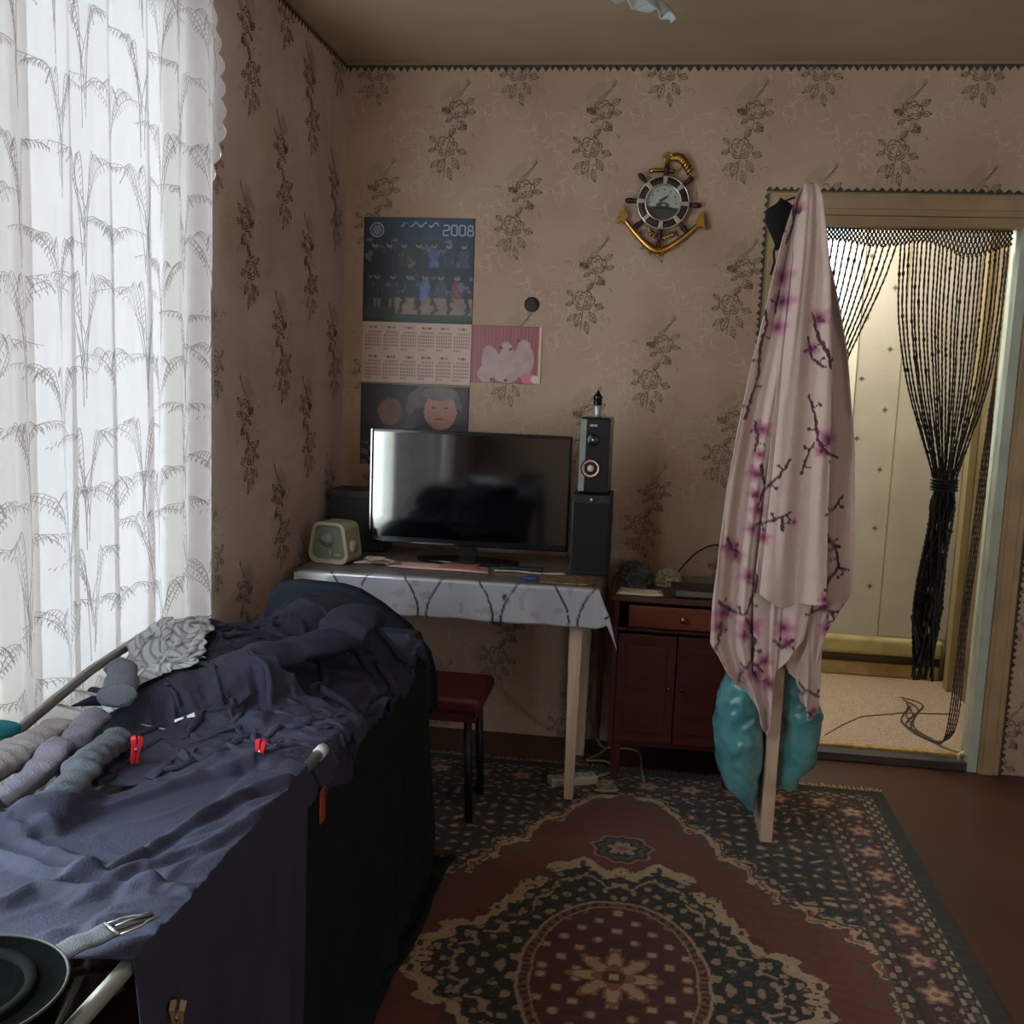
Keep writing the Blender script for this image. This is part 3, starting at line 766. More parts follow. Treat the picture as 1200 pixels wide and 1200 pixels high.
# ------------------------------------------------------------ speakers and the little bottle
M_copper = mat('speaker_cone_copper', (224, 176, 146), 0.4, metal=0.2)
M_rub = mat('speaker_surround', (18, 18, 18), 0.7)
sb = empty('speaker', (1.003, -0.36, TZ+.004), 'wide black box speaker with a fabric front standing beside the television', 'speaker')
MB().box(-.066, -.085, 0, .066, .10, .272).build('cabinet_box', M_mblack, sb, 0.005)
MB().box(-.058, -.091, .012, .060, -.085, .245).build('grille', mat('speaker_cloth', (26, 24, 24), 0.95, bump=(500, 0.6)), sb, 0.004)
MB().lathe((0, -.090, .256), [(0, 0), (.006, 0), (.006, -.003), (0, -.003)], 12, 'y').build('power_light', M_silver, sb)
sp = empty('speaker', (1.006, -0.37, TZ+.278), 'slim glossy black speaker with a copper cone standing on the wide box speaker', 'speaker')
sp.rotation_euler = (0, 0, math.radians(-3))
MB().box(-.049, -.06, 0, .049, .08, .255).build('cabinet_box', M_black, sp, 0.006)
MB().box(-.0495, -.0612, .008, -.030, -.0595, .248).build('painted_reflection', mat('speaker_reflection_grey', (120, 124, 120), 0.35, spec=.6), sp)  # grey strip on the front, a glossy reflection put in as colour
MB().lathe((-.006, -.060, .180), [(0, .001), (.006, -.004), (.010, -.002), (.019, -.004), (.021, 0)], 24, 'y').build('tweeter', [M_black], sp)
MB().lathe((-.006, -.0635, .180), [(0, -.002), (.005, -.001), (.006, .001)], 16, 'y').build('tweeter_dome', M_silver, sp)
MB().lathe((-.010, -.060, .085), [(.034, 0), (.033, -.006), (.029, -.005), (.0285, -.003)], 28, 'y').build('surround', M_rub, sp)
MB().lathe((-.010, -.061, .085), [(.029, -.003), (.020, .003), (.012, .004)], 28, 'y').build('cone', M_copper, sp)
MB().lathe((-.010, -.061, .085), [(.012, .003), (.009, -.005), (0, -.008)], 20, 'y').build('dust_cap', mat('dust_cap_white', (230, 205, 190), 0.3, metal=.3), sp)
MB().box(-.018, -.0612, .225, .006, -.060, .232).build('badge', M_silver, sp)
bt = empty('ornament', (1.003, -0.37, TZ+.278+.256), 'small spire-shaped black and silver bottle on top of the slim speaker', 'ornament')
MB().lathe((0, 0, 0), [(0, 0), (.0125, 0), (.0135, .004), (.0125, .034), (.0105, .038)], 18).build('glass_body', mat('bottle_glass', (168, 176, 166), 0.12, metal=.4), bt)
MB().lathe((0, 0, 0), [(.0135, .038), (.0150, .042), (.014, .060), (.017, .064), (.011, .074), (.004, .084), (0, .090)], 18).build('cap', M_black, bt)

# ------------------------------------------------------------ small things on the table
M_cream = mat('cream_plastic', (156, 148, 128), 0.4, bump=(40, 0.1))
M_creamd = mat('cream_plastic_inner', (104, 104, 90), 0.5)
rd_ = empty('table_radio', (0.135, -0.50, TZ+.004), 'small cream plastic radio with rounded frame at the left end of the table', 'radio')
rd_.rotation_euler = (0, 0, math.radians(-12))
def rrect(w, h, r, cx=0, cz=0, n=6, topw=None):
    out = []; tw = w if topw is None else topw
    for (sx, sz, a0) in ((1, 1, 0), (-1, 1, PI/2), (-1, -1, PI), (1, -1, 1.5*PI)):
        ww = tw if sz > 0 else w
        for k in range(n+1):
            a = a0+PI/2*k/n; out.append((cx+sx*(ww/2-r)+r*math.cos(a), cz+sz*(h/2-r)+r*math.sin(a)))
    return out
MB().prism(rrect(.150, .140, .03, 0, .072, topw=.125), -.03, .06).build('housing', M_cream, rd_, 0.006)
o_ = rrect(.152, .142, .032, 0, .072, topw=.127); i_ = rrect(.128, .116, .024, 0, .074, topw=.102)
fr = MB(); n = len(o_); V = [(p[0], -.046, p[1]) for p in o_]+[(p[0], -.046, p[1]) for p in i_]+[(p[0], -.028, p[1]) for p in o_]+[(p[0], -.028, p[1]) for p in i_]
F = [(k, (k+1) % n, n+(k+1) % n, n+k) for k in range(n)]+[(2*n+k, k, (k+1) % n, 2*n+(k+1) % n)[::-1] for k in range(n)]+[(n+k, n+(k+1) % n, 3*n+(k+1) % n, 3*n+k) for k in range(n)]
fr.add(V, F); fr.build('front_frame', M_cream, rd_, 0.002)
MB().prism(rrect(.126, .114, .024, 0, .074, topw=.100), -.034, -.029).build('dial_panel', M_creamd, rd_)
MB().lathe((-.01, -.036, .085), [(.026, 0), (.027, -.004), (.0, -.005)], 24, 'y').build('dial_disc', mat('dial_grey', (112, 116, 112), 0.3), rd_)
MB().box(.0, -.038, .030, .006, -.035, .046).box(.02, -.038, .030, .044, -.035, .036).build('switch', M_cream, rd_)
MB().lathe((.068, .0, .06), [(0, -.01), (.02, -.008), (.024, 0), (.02, .012), (0, .014)], 18, 'x').build('knob', mat('brown_knob', (146, 128, 98), 0.5), rd_)
def sheet(name, pts, z, m, label, cat, th=.0015, group=None, wave=.003, seed=0):
    """paper sheet from 4 corners"""
    a, b, c, d = [Vector(p) for p in pts]; G_ = 9
    P = np.zeros((G_, G_, 3))
    for i in range(G_):
        for j in range(G_):
            s, t = i/(G_-1), j/(G_-1); q = (a*(1-s)+b*s)*(1-t)+(d*(1-s)+c*s)*t
            P[i, j] = (q.x, q.y, z+wave*float(vnoise(s*3+seed, t*3)))
    o = gridmesh(name, P, m, None, solid=th, offset=1); tag(o, label, cat, group); return o
ZT = TZ+.0048
sheet('paper_sheet', [(.33, -.53), (.675, -.535), (.66, -.43), (.36, -.435)], ZT, mat('pink_paper', (214, 168, 160), 0.7), 'pinkish large paper lying in front of the television base', 'paper', .002, seed=1)
sheet('paper_sheet', [(.50, -.505), (.64, -.51), (.63, -.44), (.51, -.435)], ZT+.007, mat('red_print', (176, 104, 98), 0.6), 'smaller reddish leaflet lying on the large pink paper', 'paper', .001, seed=2)
sheet('place_mat', [(.86, -.640), (1.035, -.635), (1.035, -.50), (.85, -.50)], ZT, mat('brown_mat', (128, 104, 70), 0.6, bump=(120, .6), mottle=(50, (80, 62, 36), .4, .6)), 'brown speckled mat at the right front corner of the table', 'mat', .004, seed=3)
bl = MB().box(.80, -.60, ZT, .845, -.565, ZT+.008).build('lighter', mat('blue_plastic', (52, 66, 120), 0.3), None, 0.003); tag(bl, 'tiny dark blue plastic piece beside the brown speckled mat', 'lighter')
rc = MB().box(.70, -.47, ZT, .85, -.435, ZT+.014).build('remote_control', M_mblack, None, 0.004); tag(rc, 'long black remote control in front of the wide speaker', 'remote control')
def cable(name, pts, r, m, label, cat='cable', group=None, seed=0):
    q = [Vector(p) for p in pts]; dense = []
    for i in range(len(q)-1):
        a = q[max(i-1, 0)]; b = q[i]; c = q[i+1]; d = q[min(i+2, len(q)-1)]
        for k in range(8):
            t = k/8; dense.append(0.5*((2*b)+(-a+c)*t+(2*a-5*b+4*c-d)*t*t+(-a+3*b-3*c+d)*t**3))
    dense.append(q[-1]); o = MB().tube(dense, r, 6).build(name, m); tag(o, label, cat, group); return o
M_cabw = mat('cable_grey', (176, 166, 156), 0.5); M_cabb = mat('cable_black', (24, 22, 22), 0.5)
r5 = random.Random(8)
def tangle(cx, cy, z, sx, sy, n, seed, h=.012):
    r = random.Random(seed); return [(cx+sx*math.sin(k*1.7+r.uniform(-.5, .5))*r.uniform(.5, 1), cy+sy*math.cos(k*1.3+r.uniform(-.4, .4))*r.uniform(.5, 1), z+r.uniform(0, h)) for k in range(n)]
cable('cable', tangle(.275, -.48, ZT+.003, .075, .05, 16, 1), .0028, M_cabw, 'pale tangled cable lying beside the cream radio')
cable('cable', tangle(.31, -.50, ZT+.003, .06, .04, 12, 2), .0024, mat('cable_brown', (120, 96, 84), .5), 'brownish tangled cord lying right of the pale cable tangle')
cable('cable', [(.69, -.50, ZT+.004), (.76, -.485, ZT+.004), (.84, -.50, ZT+.004), (.92, -.475, ZT+.004), (.91, -.50, ZT+.004), (.86, -.51, ZT+.004)], .0026, M_cabw, 'pale cable running across the table in front of the speakers')

# ------------------------------------------------------------ things on the back wall
def wallpic(o_name, x0, z0, x1, z1, colfn, nx, nz, parent, y=-.002, curl=.0):
    gx = np.linspace(x0, x1, nx); gz = np.linspace(z0, z1, nz); X, Z = np.meshgrid(gx, gz, indexing='ij')
    u = (X-x0)/(x1-x0); v = (Z-z0)/(z1-z0)
    Y = np.full_like(X, y)-curl*np.sin(u*3.1)**2*(0.5+0.5*np.cos(v*5))
    P = np.stack([X, Y, Z], -1)[:, ::-1]
    c = colfn(u, v)[:, ::-1]
    return gridmesh(o_name, P, mat('printed_paper', (150, 150, 150), 0.38, attr='Col', spec=.45), parent, col=c, solid=.0008, offset=-1)
CX0, CX1 = .074, .498
cal = empty('calendar', (CX0, 0, 1.352), 'wall calendar for 2008 with a dark blue team photo above the month tables', 'calendar')
def team(u, v):
    C = np.zeros(u.shape+(3,)); bg = s2l((24, 36, 50)); top = s2l((34, 60, 88)); grass = s2l((46, 54, 44))
    t = np.clip((v-.55)/.45, 0, 1)[..., None]; C[:] = bg; C = bg*(1-t)+top*t
    n = fbm(u*14, v*14, seed=31); C *= (0.35+1.3*n)[..., None]
    C[v < .15] = grass*(.6+.8*n[v < .15])[..., None]
    def man(cx, cy, s, shirt, skin=(170, 130, 110), kneel=False):
        nonlocal C
        body = (np.abs(u-cx) < s*.42*(1+.2*np.sin(v*60))) & (v < cy) & (v > cy-s*1.7); C[body] = s2l(shirt)*(.6+.8*fbm(u*40, v*40, seed=3)[body])[..., None]
        arms = (n > .5) & (np.abs(np.abs(u-cx)-s*.42-.01*np.sin(v*50)) < s*.06) & (v < cy-.2*s) & (v > cy-s*1.3); C[arms] = s2l((84, 94, 108))
        leg = (np.abs(np.abs(u-cx)-s*.2) < s*.14) & (v < cy-s*1.7) & (v > cy-s*2.6); C[leg] = s2l((130, 106, 92) if kneel else (22, 30, 52))*(.3+.9*n[leg])[..., None]
        hd = ((u-cx)**2+((v-cy-s*.38)*.95)**2 < (s*.26)**2); C[hd] = s2l(skin)*(.45+.7*n[hd])[..., None]
        hr = ((u-cx)**2+((v-cy-s*.55)*.95)**2 < (s*.20)**2); C[hr] = s2l((50, 36, 30))
    for k in range(7): man(.10+.135*k, .70, .10, ((26, 34, 52), (30, 36, 46), (52, 60, 42), (30, 36, 50), (74, 84, 150), (36, 46, 84), (60, 66, 96))[k])
    for k in range(6): man(.13+.145*k, .40, .10, ((20, 34, 36), (26, 40, 46), (30, 44, 50), (90, 104, 160), (60, 66, 80), (120, 60, 70))[k], kneel=True)
    fl_ = (n > .66) & (v > .30) & (v < .80); C[fl_] = s2l((96, 108, 124))*(.3+.9*n[fl_])[..., None]
    lo = (v < .24) & (v > .08) & (np.abs(np.sin(u*22+3*n)) > .45) & (u > .3); C[lo] = s2l((150, 120, 104))*(.5+.8*n[lo])[..., None]
    crest = (u-.12)**2+((v-.88)*.93)**2; C[(crest < .065**2) & (crest > .055**2)] = s2l((170, 176, 190)); C[(crest < .045**2) & (np.abs(np.sin(u*120+v*60)) > .5)] = s2l((150, 158, 176))
    sc = (np.abs(v-(.935+.02*np.sin(u*70))) < .008) & (u > .34) & (u < .68) & (n > .35); C[sc] = s2l((160, 176, 196))
    C[(v < .03) | (v > .995) | (u < .006) | (u > .994)] *= .5
    return C
wallpic('team_photo', 0, 1.580-1.352, CX1-CX0, 1.966-1.352, team, 190, 170, cal)
def months(u, v):
    C = np.zeros(u.shape+(3,)); C[:] = s2l((198, 168, 154))
    ink = s2l((128, 96, 92))
    for r in range(2):
        for c in range(6):
            x0 = .03+c*.162; y1 = .93-r*.485
            uu = (u-x0)/.145; vv = (y1-v)/.40
            head = (uu > .25) & (uu < .8) & (vv > 0) & (vv < .09) & (np.sin(u*700) > -.5); C[head] = s2l((84, 56, 58))
            cell = (uu > 0) & (uu < 1) & (vv > .16) & (vv < 1.0)
            day = cell & ((uu*7) % 1 > .25) & ((uu*7) % 1 < .85) & (((vv-.16)/.84*6) % 1 > .25) & (((vv-.16)/.84*6) % 1 < .8) & ~((vv > .86) & (uu > .45)) & ~((vv < .3) & (uu < .2))
            C[day] = ink
            sun = day & (uu > .86); C[sun] = s2l((190, 90, 90))
    return C
wallpic('month_tables', 0, 0, CX1-CX0, 1.580-1.352, months, 240, 130, cal)
def digits(txt, x, z, h, y, m, parent):
    segs = {'2': [[(0, 1), (.6, 1), (.7, .9), (.7, .62), (.6, .52), (.1, .48), (0, .38), (0, 0), (.7, 0)]], '0': [[(.1, 0), (0, .12), (0, .88), (.1, 1), (.6, 1), (.7, .88), (.7, .12), (.6, 0), (.1, 0)]],
            '8': [[(.35, .52), (.08, .62), (.08, .9), (.2, 1), (.5, 1), (.62, .9), (.62, .62), (.35, .52), (.7, .4), (.7, .1), (.58, 0), (.12, 0), (0, .1), (0, .4), (.35, .52)]]}
    L = []
    for k, ch in enumerate(txt):
        for s in segs[ch]: L.append(([(x+k*h*.85+a*h*.85, z+b*h) for a, b in s], h*.16))
    V, F = stroke_geo(L, lambda u, v: (u, y, v)); o = pydata('year_number', V, F, m, parent, False); return o
digits('2008', .305, .552, .036, -.0032, mat('year_ink', (150, 168, 190), .4), cal)

def greeting(u, v):
    C = np.zeros(u.shape+(3,)); C[:] = s2l((166, 98, 100)); C *= (1-.25*(np.abs(np.sin(u*60)) > .8))[..., None]
    wh = s2l((182, 154, 150)); n = fbm(u*9, v*9, seed=9)
    for cx, cy, rx, ry in ((.28, .38, .13, .24), (.52, .36, .14, .28), (.75, .40, .14, .30), (.22, .16, .12, .16), (.5, .15, .18, .15), (.25, .55, .08, .1), (.50, .62, .08, .1), (.75, .66, .09, .11)):
        m = ((u-cx)/rx)**2+((v-cy)/ry)**2+.5*(n-.5) < 1; C[m] = wh*(.8+.4*n[m])[..., None]
    for cx, cy in ((.42, .62), (.56, .60), (.67, .75), (.3, .06), (.5, .05)): C[((u-cx)**2+(v-cy)**2) < .025**2] = s2l((90, 60, 60))
    for cx, cy, r, c in ((.82, .10, .10, (206, 120, 132)), (.93, .08, .07, (230, 190, 190))): C[((u-cx)**2+(v-cy)**2) < r*r] = s2l(c)
    C[u > .955] = s2l((214, 186, 170))
    return C
card = empty('greeting_card', (.500, 0, 1.366), 'pink picture card with pale figures pinned right beside the month tables', 'card')
wallpic('card_front', 0, 0, .265, .212, greeting, 110, 90, card, y=-.003)
def portrait(u, v):
    C = np.zeros(u.shape+(3,)); n = fbm(u*8, v*8, seed=21); C[:] = s2l((38, 30, 32)); C *= (.6+.8*n)[..., None]
    def ell(cx, cy, rx, ry, c, k=.5, sd=1):
        m = ((u-cx)/rx)**2+((v-cy)/ry)**2+.35*(fbm(u*12, v*12, seed=sd)-.5) < 1; C[m] = s2l(c)*(1-k/2+k*fbm(u*10, v*10, seed=sd)[m])[..., None]
    ell(.68, .74, .26, .27, (96, 74, 68), .9, 4); ell(.72, .50, .30, .25, (40, 36, 40), .5, 5)
    ell(.74, .68, .15, .22, (176, 120, 104), .5, 6); ell(.27, .66, .11, .17, (120, 80, 68), .9, 7)
    for cx in (.68, .79): ell(cx, .72, .022, .012, (70, 46, 44), .1, 8)
    ell(.735, .66, .012, .03, (168, 108, 92), .1, 8); ell(.73, .585, .05, .012, (150, 62, 60), .1, 9); ell(.74, .89, .17, .08, (110, 88, 82), .7, 10)
    lo = (v < .28) & (np.sin(u*40)*np.sin(v*46+u*20) > .1); C[lo] = s2l((124, 74, 78))*(.5+n[lo])[..., None]
    C[(u < .01) | (u > .99)] *= .4; C[v > .985] = s2l((150, 132, 124))
    return C
pp = empty('poster', (CX0, 0, 1.035), 'dark portrait poster with two faces partly hidden behind the television', 'poster')
wallpic('poster_print', 0, 0, CX1-CX0-.002, .315, portrait, 130, 100, pp)
kn = empty('wall_disc', (.721, 0, 1.66), 'small round dark brown disc on the wallpaper above the pink card', 'disc')
MB().lathe((0, 0, 0), [(.028, 0), (.028, -.005), (.024, -.009), (.008, -.011), (0, -.011)], 24, 'y').build('disc_plate', mat('dark_brown_disc', (64, 50, 42), .55, mottle=(60, (40, 30, 24), .4, .6)), kn)
MB().tube([(.004, -.010, .004), (.004, -.016, .004)], .003, 8).build('screw', M_silver, kn)

# anchor clock
M_gold = mat('clock_gold', (190, 148, 74), 0.26, metal=1.0)
M_helm = wood('helm_wood', (62, 30, 24), (40, 18, 14), axis=0)
ck = empty('wall_clock', (1.184, 0, 2.030), 'gold anchor wall clock set in a dark ship wheel', 'clock')
ck.rotation_euler = (0, math.radians(3), 0)
an = MB()
an.tube([(0, -.012, .10), (0, -.012, .150)], .009, 10)
MB().tube([(.014*math.cos(a)-.0, -.016, .160+.014*math.sin(a)) for a in [2*PI*k/20 for k in range(20)]], .0045, 8, closed=True).build('anchor_ring', M_gold, ck)
an.tube([(-.062, -.014, .107), (-.045, -.014, .112), (0, -.014, .116), (.03, -.014, .112)], .008, 10)
pts = [(.143*(k-11)/11, -.016, -.172+.118*abs((k-11)/11)**1.35-.0*k) for k in range(23)]
rad = [.006+.007*math.sin(PI*k/22) for k in range(23)]; an.tube(pts, rad, 10)
for s in (-1, 1):
    x = s*.138; an.prism([(x-s*.018, -.052), (x+s*.006, -.018), (x+s*.022, -.085), (x+s*.004, -.070), (x-s*.006, -.078)], -.026, -.008)
an.prism([(-.012, -.160), (.012, -.160), (.004, -.188), (-.004, -.188)], -.024, -.008)
an.tube([(0, -.012, -.165), (0, -.012, .12)], .008, 10)
an.build('anchor', M_gold, ck)
rp_ = MB(); pts = []
for k in range(90):
    t = k/89; bx = .012+.075*t; bz = .160-.052*t+.022*math.sin(PI*t)
    pts.append((bx+.010*math.sin(k*.75)*.55, -.018+.007*math.cos(k*.75), bz+.012*math.sin(k*.75)))
rp_.tube(pts, .0048, 6); rp_.build('rope', M_gold, ck); rp_ = MB(); pts = [(.055-.11*k/59*.9+.006*math.sin(k*.8), -.016+.005*math.cos(k*.8), -.125+.030*abs(k/59-.5)*1.6+.008*math.sin(k*.8)) for k in range(60)]
rp_.tube(pts, .0036, 6); rp_.build('rope', M_gold, ck)
for k in range(8):
    a = k*PI/4; c, s_ = math.cos(a), math.sin(a)
    def P_(r): return (c*r, -.020, s_*r)
    MB().tube([P_(.070), P_(.088), P_(.096), P_(.102), P_(.110), P_(.122), P_(.132), P_(.137)], [.006, .006, .009, .006, .0085, .0105, .008, .003], 10).build('wheel_handle', M_helm, ck)
MB().lathe((0, -.012, 0), [(.062, 0), (.062, -.016), (.066, -.020), (.086, -.020), (.091, -.014), (.091, 0)], 48, 'y').build('wheel_rim', M_helm, ck)
M_chr = mat('clock_silver', (196, 192, 182), 0.25, metal=.9)
MB().lathe((0, -.012, 0), [(.088, -.018), (.090, -.023), (.094, -.021), (.094, -.012)], 48, 'y').build('outer_ring', M_chr, ck)
MB().lathe((0, -.012, 0), [(.060, -.012), (.061, -.026), (.065, -.026), (.067, -.020)], 48, 'y').build('bezel', M_chr, ck)
for k in range(8):
    a = k*PI/4; c, s_ = math.cos(a), math.sin(a); q = []
    for (r, w) in ((.064, .0065), (.090, .0085)):
        for t in (-1, 1): q.append((c*r-s_*w*t, s_*r+c*w*t))
    MB().prism([q[0], q[1], q[3], q[2]], -.0365, -.030).build('rim_plate', M_chr, ck, .001)
def dial(u, v):
    C = np.zeros(u.shape+(3,)); C[:] = s2l((170, 172, 166)); x = u-.5; z = v-.5; n = fbm(u*8, v*8, seed=2)
    C *= (.75+.45*n)[..., None]
    sea = z < -.12; C[sea] = s2l((54, 62, 64))
    C[((x/.20)**2+((z+.07)/.09)**2 < 1)] = s2l((70, 76, 76)); C[(np.abs(x) < .28) & (np.abs(z+.15) < .035)] = s2l((24, 34, 36)); C[(np.abs(x-.02) < .05) & (np.abs(z+.06) < .03)] = s2l((150, 156, 150))
    for k in range(12):
        a = k*PI/6; m = (np.hypot(x-.38*math.cos(a), z-.38*math.sin(a)) < .030); C[m] = s2l((40, 44, 46))
    return C
dn = 70; rr_, tt_ = np.meshgrid(np.linspace(.0005, .061, 36), np.linspace(0, 2*PI, 72, endpoint=False), indexing='ij')
P = np.stack([rr_*np.cos(tt_), np.full_like(rr_, -.025), rr_*np.sin(tt_)], -1)
gridmesh('dial', P, mat('clock_dial_print', (170, 170, 170), .25, attr='Col', coat=.6), ck, col=dial(.5+P[..., 0]/.122, .5+P[..., 2]/.122), closed_v=True)
MB().box(-.0015, -.029, -.004, .0015, -.0275, .036, rot=(0, -2.1, 0)).build('minute_hand', M_mblack, ck)
MB().box(-.0022, -.0285, -.004, .0022, -.027, .026, rot=(0, .9, 0)).build('hour_hand', M_mblack, ck)

# ------------------------------------------------------------ ceiling lamp
lampc = (1.37, -1.35)
lp = empty('ceiling_lamp', (lampc[0], lampc[1], H), 'ceiling lamp with ruffled frosted glass shades, switched off', 'lamp')
M_brass = mat('lamp_brass', (150, 104, 66), .3, metal=.9)
M_frost = mat('frosted_glass', (206, 218, 212), .3, spec=.5, bump=(60, .3), trans=.25)
MB().lathe((0, 0, 0), [(0, -.045), (.03, -.04), (.055, -.015), (.06, 0)], 24).build('ceiling_rose', M_brass, lp)
MB().lathe((0, 0, 0), [(0, -.16), (.018, -.155), (.022, -.14), (.012, -.12), (.008, -.04)], 16).build('stem', M_brass, lp)
for k, a in enumerate((math.radians(137), math.radians(317))):
    R0 = .36
    ex, ey = R0*math.cos(a), R0*math.sin(a); ez = -.082
    MB().tube([(0, 0, -.13), (ex*.3, ey*.3, -.165), (ex*.7, ey*.7, -.11), (ex, ey, ez)], .006, 8).build('arm', M_brass, lp)
    tilt = .42; ca, sa = math.cos(a), math.sin(a)
    P = np.zeros((16, 72, 3))
    for i in range(16):
        t = i/15; r = .018+.098*t**.8; zz = -.035-.068*t
        for j in range(72):
            th = 2*PI*j/72; r2 = r*(1+.07*t**3*math.sin(th*9)); z2 = zz+.010*t**3*math.sin(th*9+1.2)+.004*t**3*math.sin(th*17)
            x, y, z = r2*math.cos(th), r2*math.sin(th), z2
            x, z = x*math.cos(tilt)-z*math.sin(tilt), x*math.sin(tilt)+z*math.cos(tilt)
            P[i, j] = (ex+x*ca-y*sa, ey+x*sa+y*ca, ez+z)
    gridmesh('lamp_shade', P, M_frost, lp, closed_v=True, solid=.003)
    MB().lathe((ex, ey, ez), [(0, .005), (.02, 0), (.022, -.03), (.018, -.045), (0, -.046)], 16).build('bulb_socket', M_brass, lp)

# ------------------------------------------------------------ cabinet right of the table
M_cab = wood('cabinet_redbrown', (84, 38, 32), (62, 26, 24), axis=0, rough=.38)
M_cabl = wood('cabinet_drawer', (128, 68, 40), (96, 44, 30), axis=0, rough=.35)
M_cabt = wood('cabinet_top', (92, 60, 52), (70, 42, 36), axis=0, rough=.35)
CF, CXa, CXb, CT = -.415, 1.095, 1.535, .672
cb = empty('cabinet', (1.315, -.20, 0), 'dark red-brown wooden cabinet with a paler top drawer right of the dining table', 'cabinet')
def cl(x): return x-1.315
b = MB().box(cl(CXa), -.215+.0, .14, cl(CXa)+.018, .185, CT-.02).box(cl(CXb)-.018, -.215, .14, cl(CXb), .185, CT-.02).box(cl(CXa)+.018, -.205, .14, cl(CXb)-.018, .185, .158).box(cl(CXa)+.018, .175, .158, cl(CXb)-.018, .185, CT-.02).box(cl(CXa)+.018, -.205, .545, cl(CXb)-.018, .175, .557)
b.build('body', M_cab, cb, .002)
MB().box(cl(CXa)-.012, -.232, CT-.02, cl(CXb)+.012, .19, CT).build('cabinet_top', M_cabt, cb, .004)
dr = MB().box(cl(CXa)+.05, -.224, .565, cl(CXb)-.02, -.206, .640).build('drawer', M_cabl, cb, .003)
MB().lathe((cl(1.33), -.224, .602), [(.006, 0), (.006, -.008), (.012, -.014), (.010, -.020), (0, -.021)], 14, 'y').build('knob', M_brass, dr)
for s, x0, x1 in ((0, cl(CXa)+.020, cl(1.315)-.002), (1, cl(1.315)+.002, cl(CXb)-.020)):
    dd = MB().box(x0, -.224, .162, x1, -.206, .540).box(x0+.03, -.229, .20, x1-.03, -.224, .50).build('cabinet_door', M_cab, cb, .004)
    MB().lathe(((x1-.02) if s == 0 else (x0+.02), -.224, .36), [(.005, 0), (.005, -.006), (.010, -.012), (0, -.017)], 12, 'y').build('knob', M_brass, dd)
for x in (CXa+.03, CXb-.03):
    for y in (-.19, .16): MB().taper(cl(x), y, 0.012 if y < 0 else 0, .14, .022, .036).build('leg', M_cab, cb, .002)
# things on the cabinet
def crumple(name, cx, cy, z0, rx, ry, h, m, label, cat, seed, k=5.0, n=64, group=None, parent=None):
    """a crumpled soft heap: closed blob with ridged folds, flat underneath"""
    th = np.linspace(0, 2*PI, n, endpoint=False); ph = np.linspace(0, 1, n//2)
    T, Q = np.meshgrid(th, ph, indexing='ij')
    rad = np.sin(Q*PI/2)**.8; zz = np.cos(Q*PI/2)**.9
    x = np.cos(T)*rad; y = np.sin(T)*rad
    w = fbm(x*k*.6+5, y*k*.6+5, zz*2, seed); rdg = 1-np.abs(2*vnoise(x*k+3*w, y*k+3*w, zz*k*.8, seed+9)-1); r2 = 1-np.abs(2*vnoise(x*k*2.1+4*w, y*k*2.1, zz*k*1.5, seed+19)-1)
    d = .72+.30*rdg+.10*r2; edge = 1+.30*(vnoise(np.cos(T)*1.7+4, np.sin(T)*1.7+4, None, seed+31)-.5)
    P = np.stack([cx+x*rx*d*edge, cy+y*ry*d*edge, z0+np.maximum(.001, zz*h*d*(.75+.4*w))], -1)
    o = gridmesh(name, P, m, parent, closed_u=True, sub=1)
    if label: tag(o, label, cat, group)
    return o
M_dgarm = mat('cloth_dark_olive', (52, 50, 42), .9, bump=(200, .4), sheen=.2)
M_pap = mat('paper_ivory', (196, 178, 152), .7, bump=(30, .2)); M_gry = mat('plastic_grey', (104, 98, 92), .4)
crumple('folded_cloth', 1.160, -.20, CT+.001, .060, .11, .075, M_dgarm, 'dark crumpled cloth on the left end of the cabinet top', 'cloth', 3)
crumple('plastic_wrap', 1.275, -.19, CT+.001, .050, .07, .055, mat('crinkled_film', (150, 144, 118), .3, spec=.7, bump=(40, .5)), 'crumpled pale film wrap lying in the middle of the cabinet top', 'wrapping', 14, k=7)
sheet('paper_sheet', [(1.10, -.43), (1.26, -.42), (1.25, -.34), (1.11, -.33)], CT+.002, M_pap, 'ivory paper hanging over the front left edge of the cabinet top', 'paper', .006, seed=5)
bx_ = empty('receiver_box', (1.385, -.345, CT+.001), 'flat black receiver box at the front of the cabinet top', 'receiver')
MB().box(-.10, -.065, 0, .11, .065, .030).build('case', M_mblack, bx_, .004); MB().box(-.085, -.0665, .006, .095, -.065, .024).build('front_panel', M_gry, bx_)
pt = MB().lathe((1.42, -.17, CT+.001), [(0, .004), (.055, .004), (.085, .018), (.088, .018), (.058, 0), (0, 0)], 32).build('plate', mat('grey_dish', (120, 112, 100), .3)); tag(pt, 'shallow grey dish behind the receiver box on the cabinet', 'dish')
cable('cable', [(1.30, -.12, CT+.02), (1.38, -.05, CT+.10), (1.46, -.04, CT+.13), (1.50, -.06, CT+.06), (1.49, -.10, CT+.006)], .003, M_cabb, 'black cable arching up behind the grey dish on the cabinet')

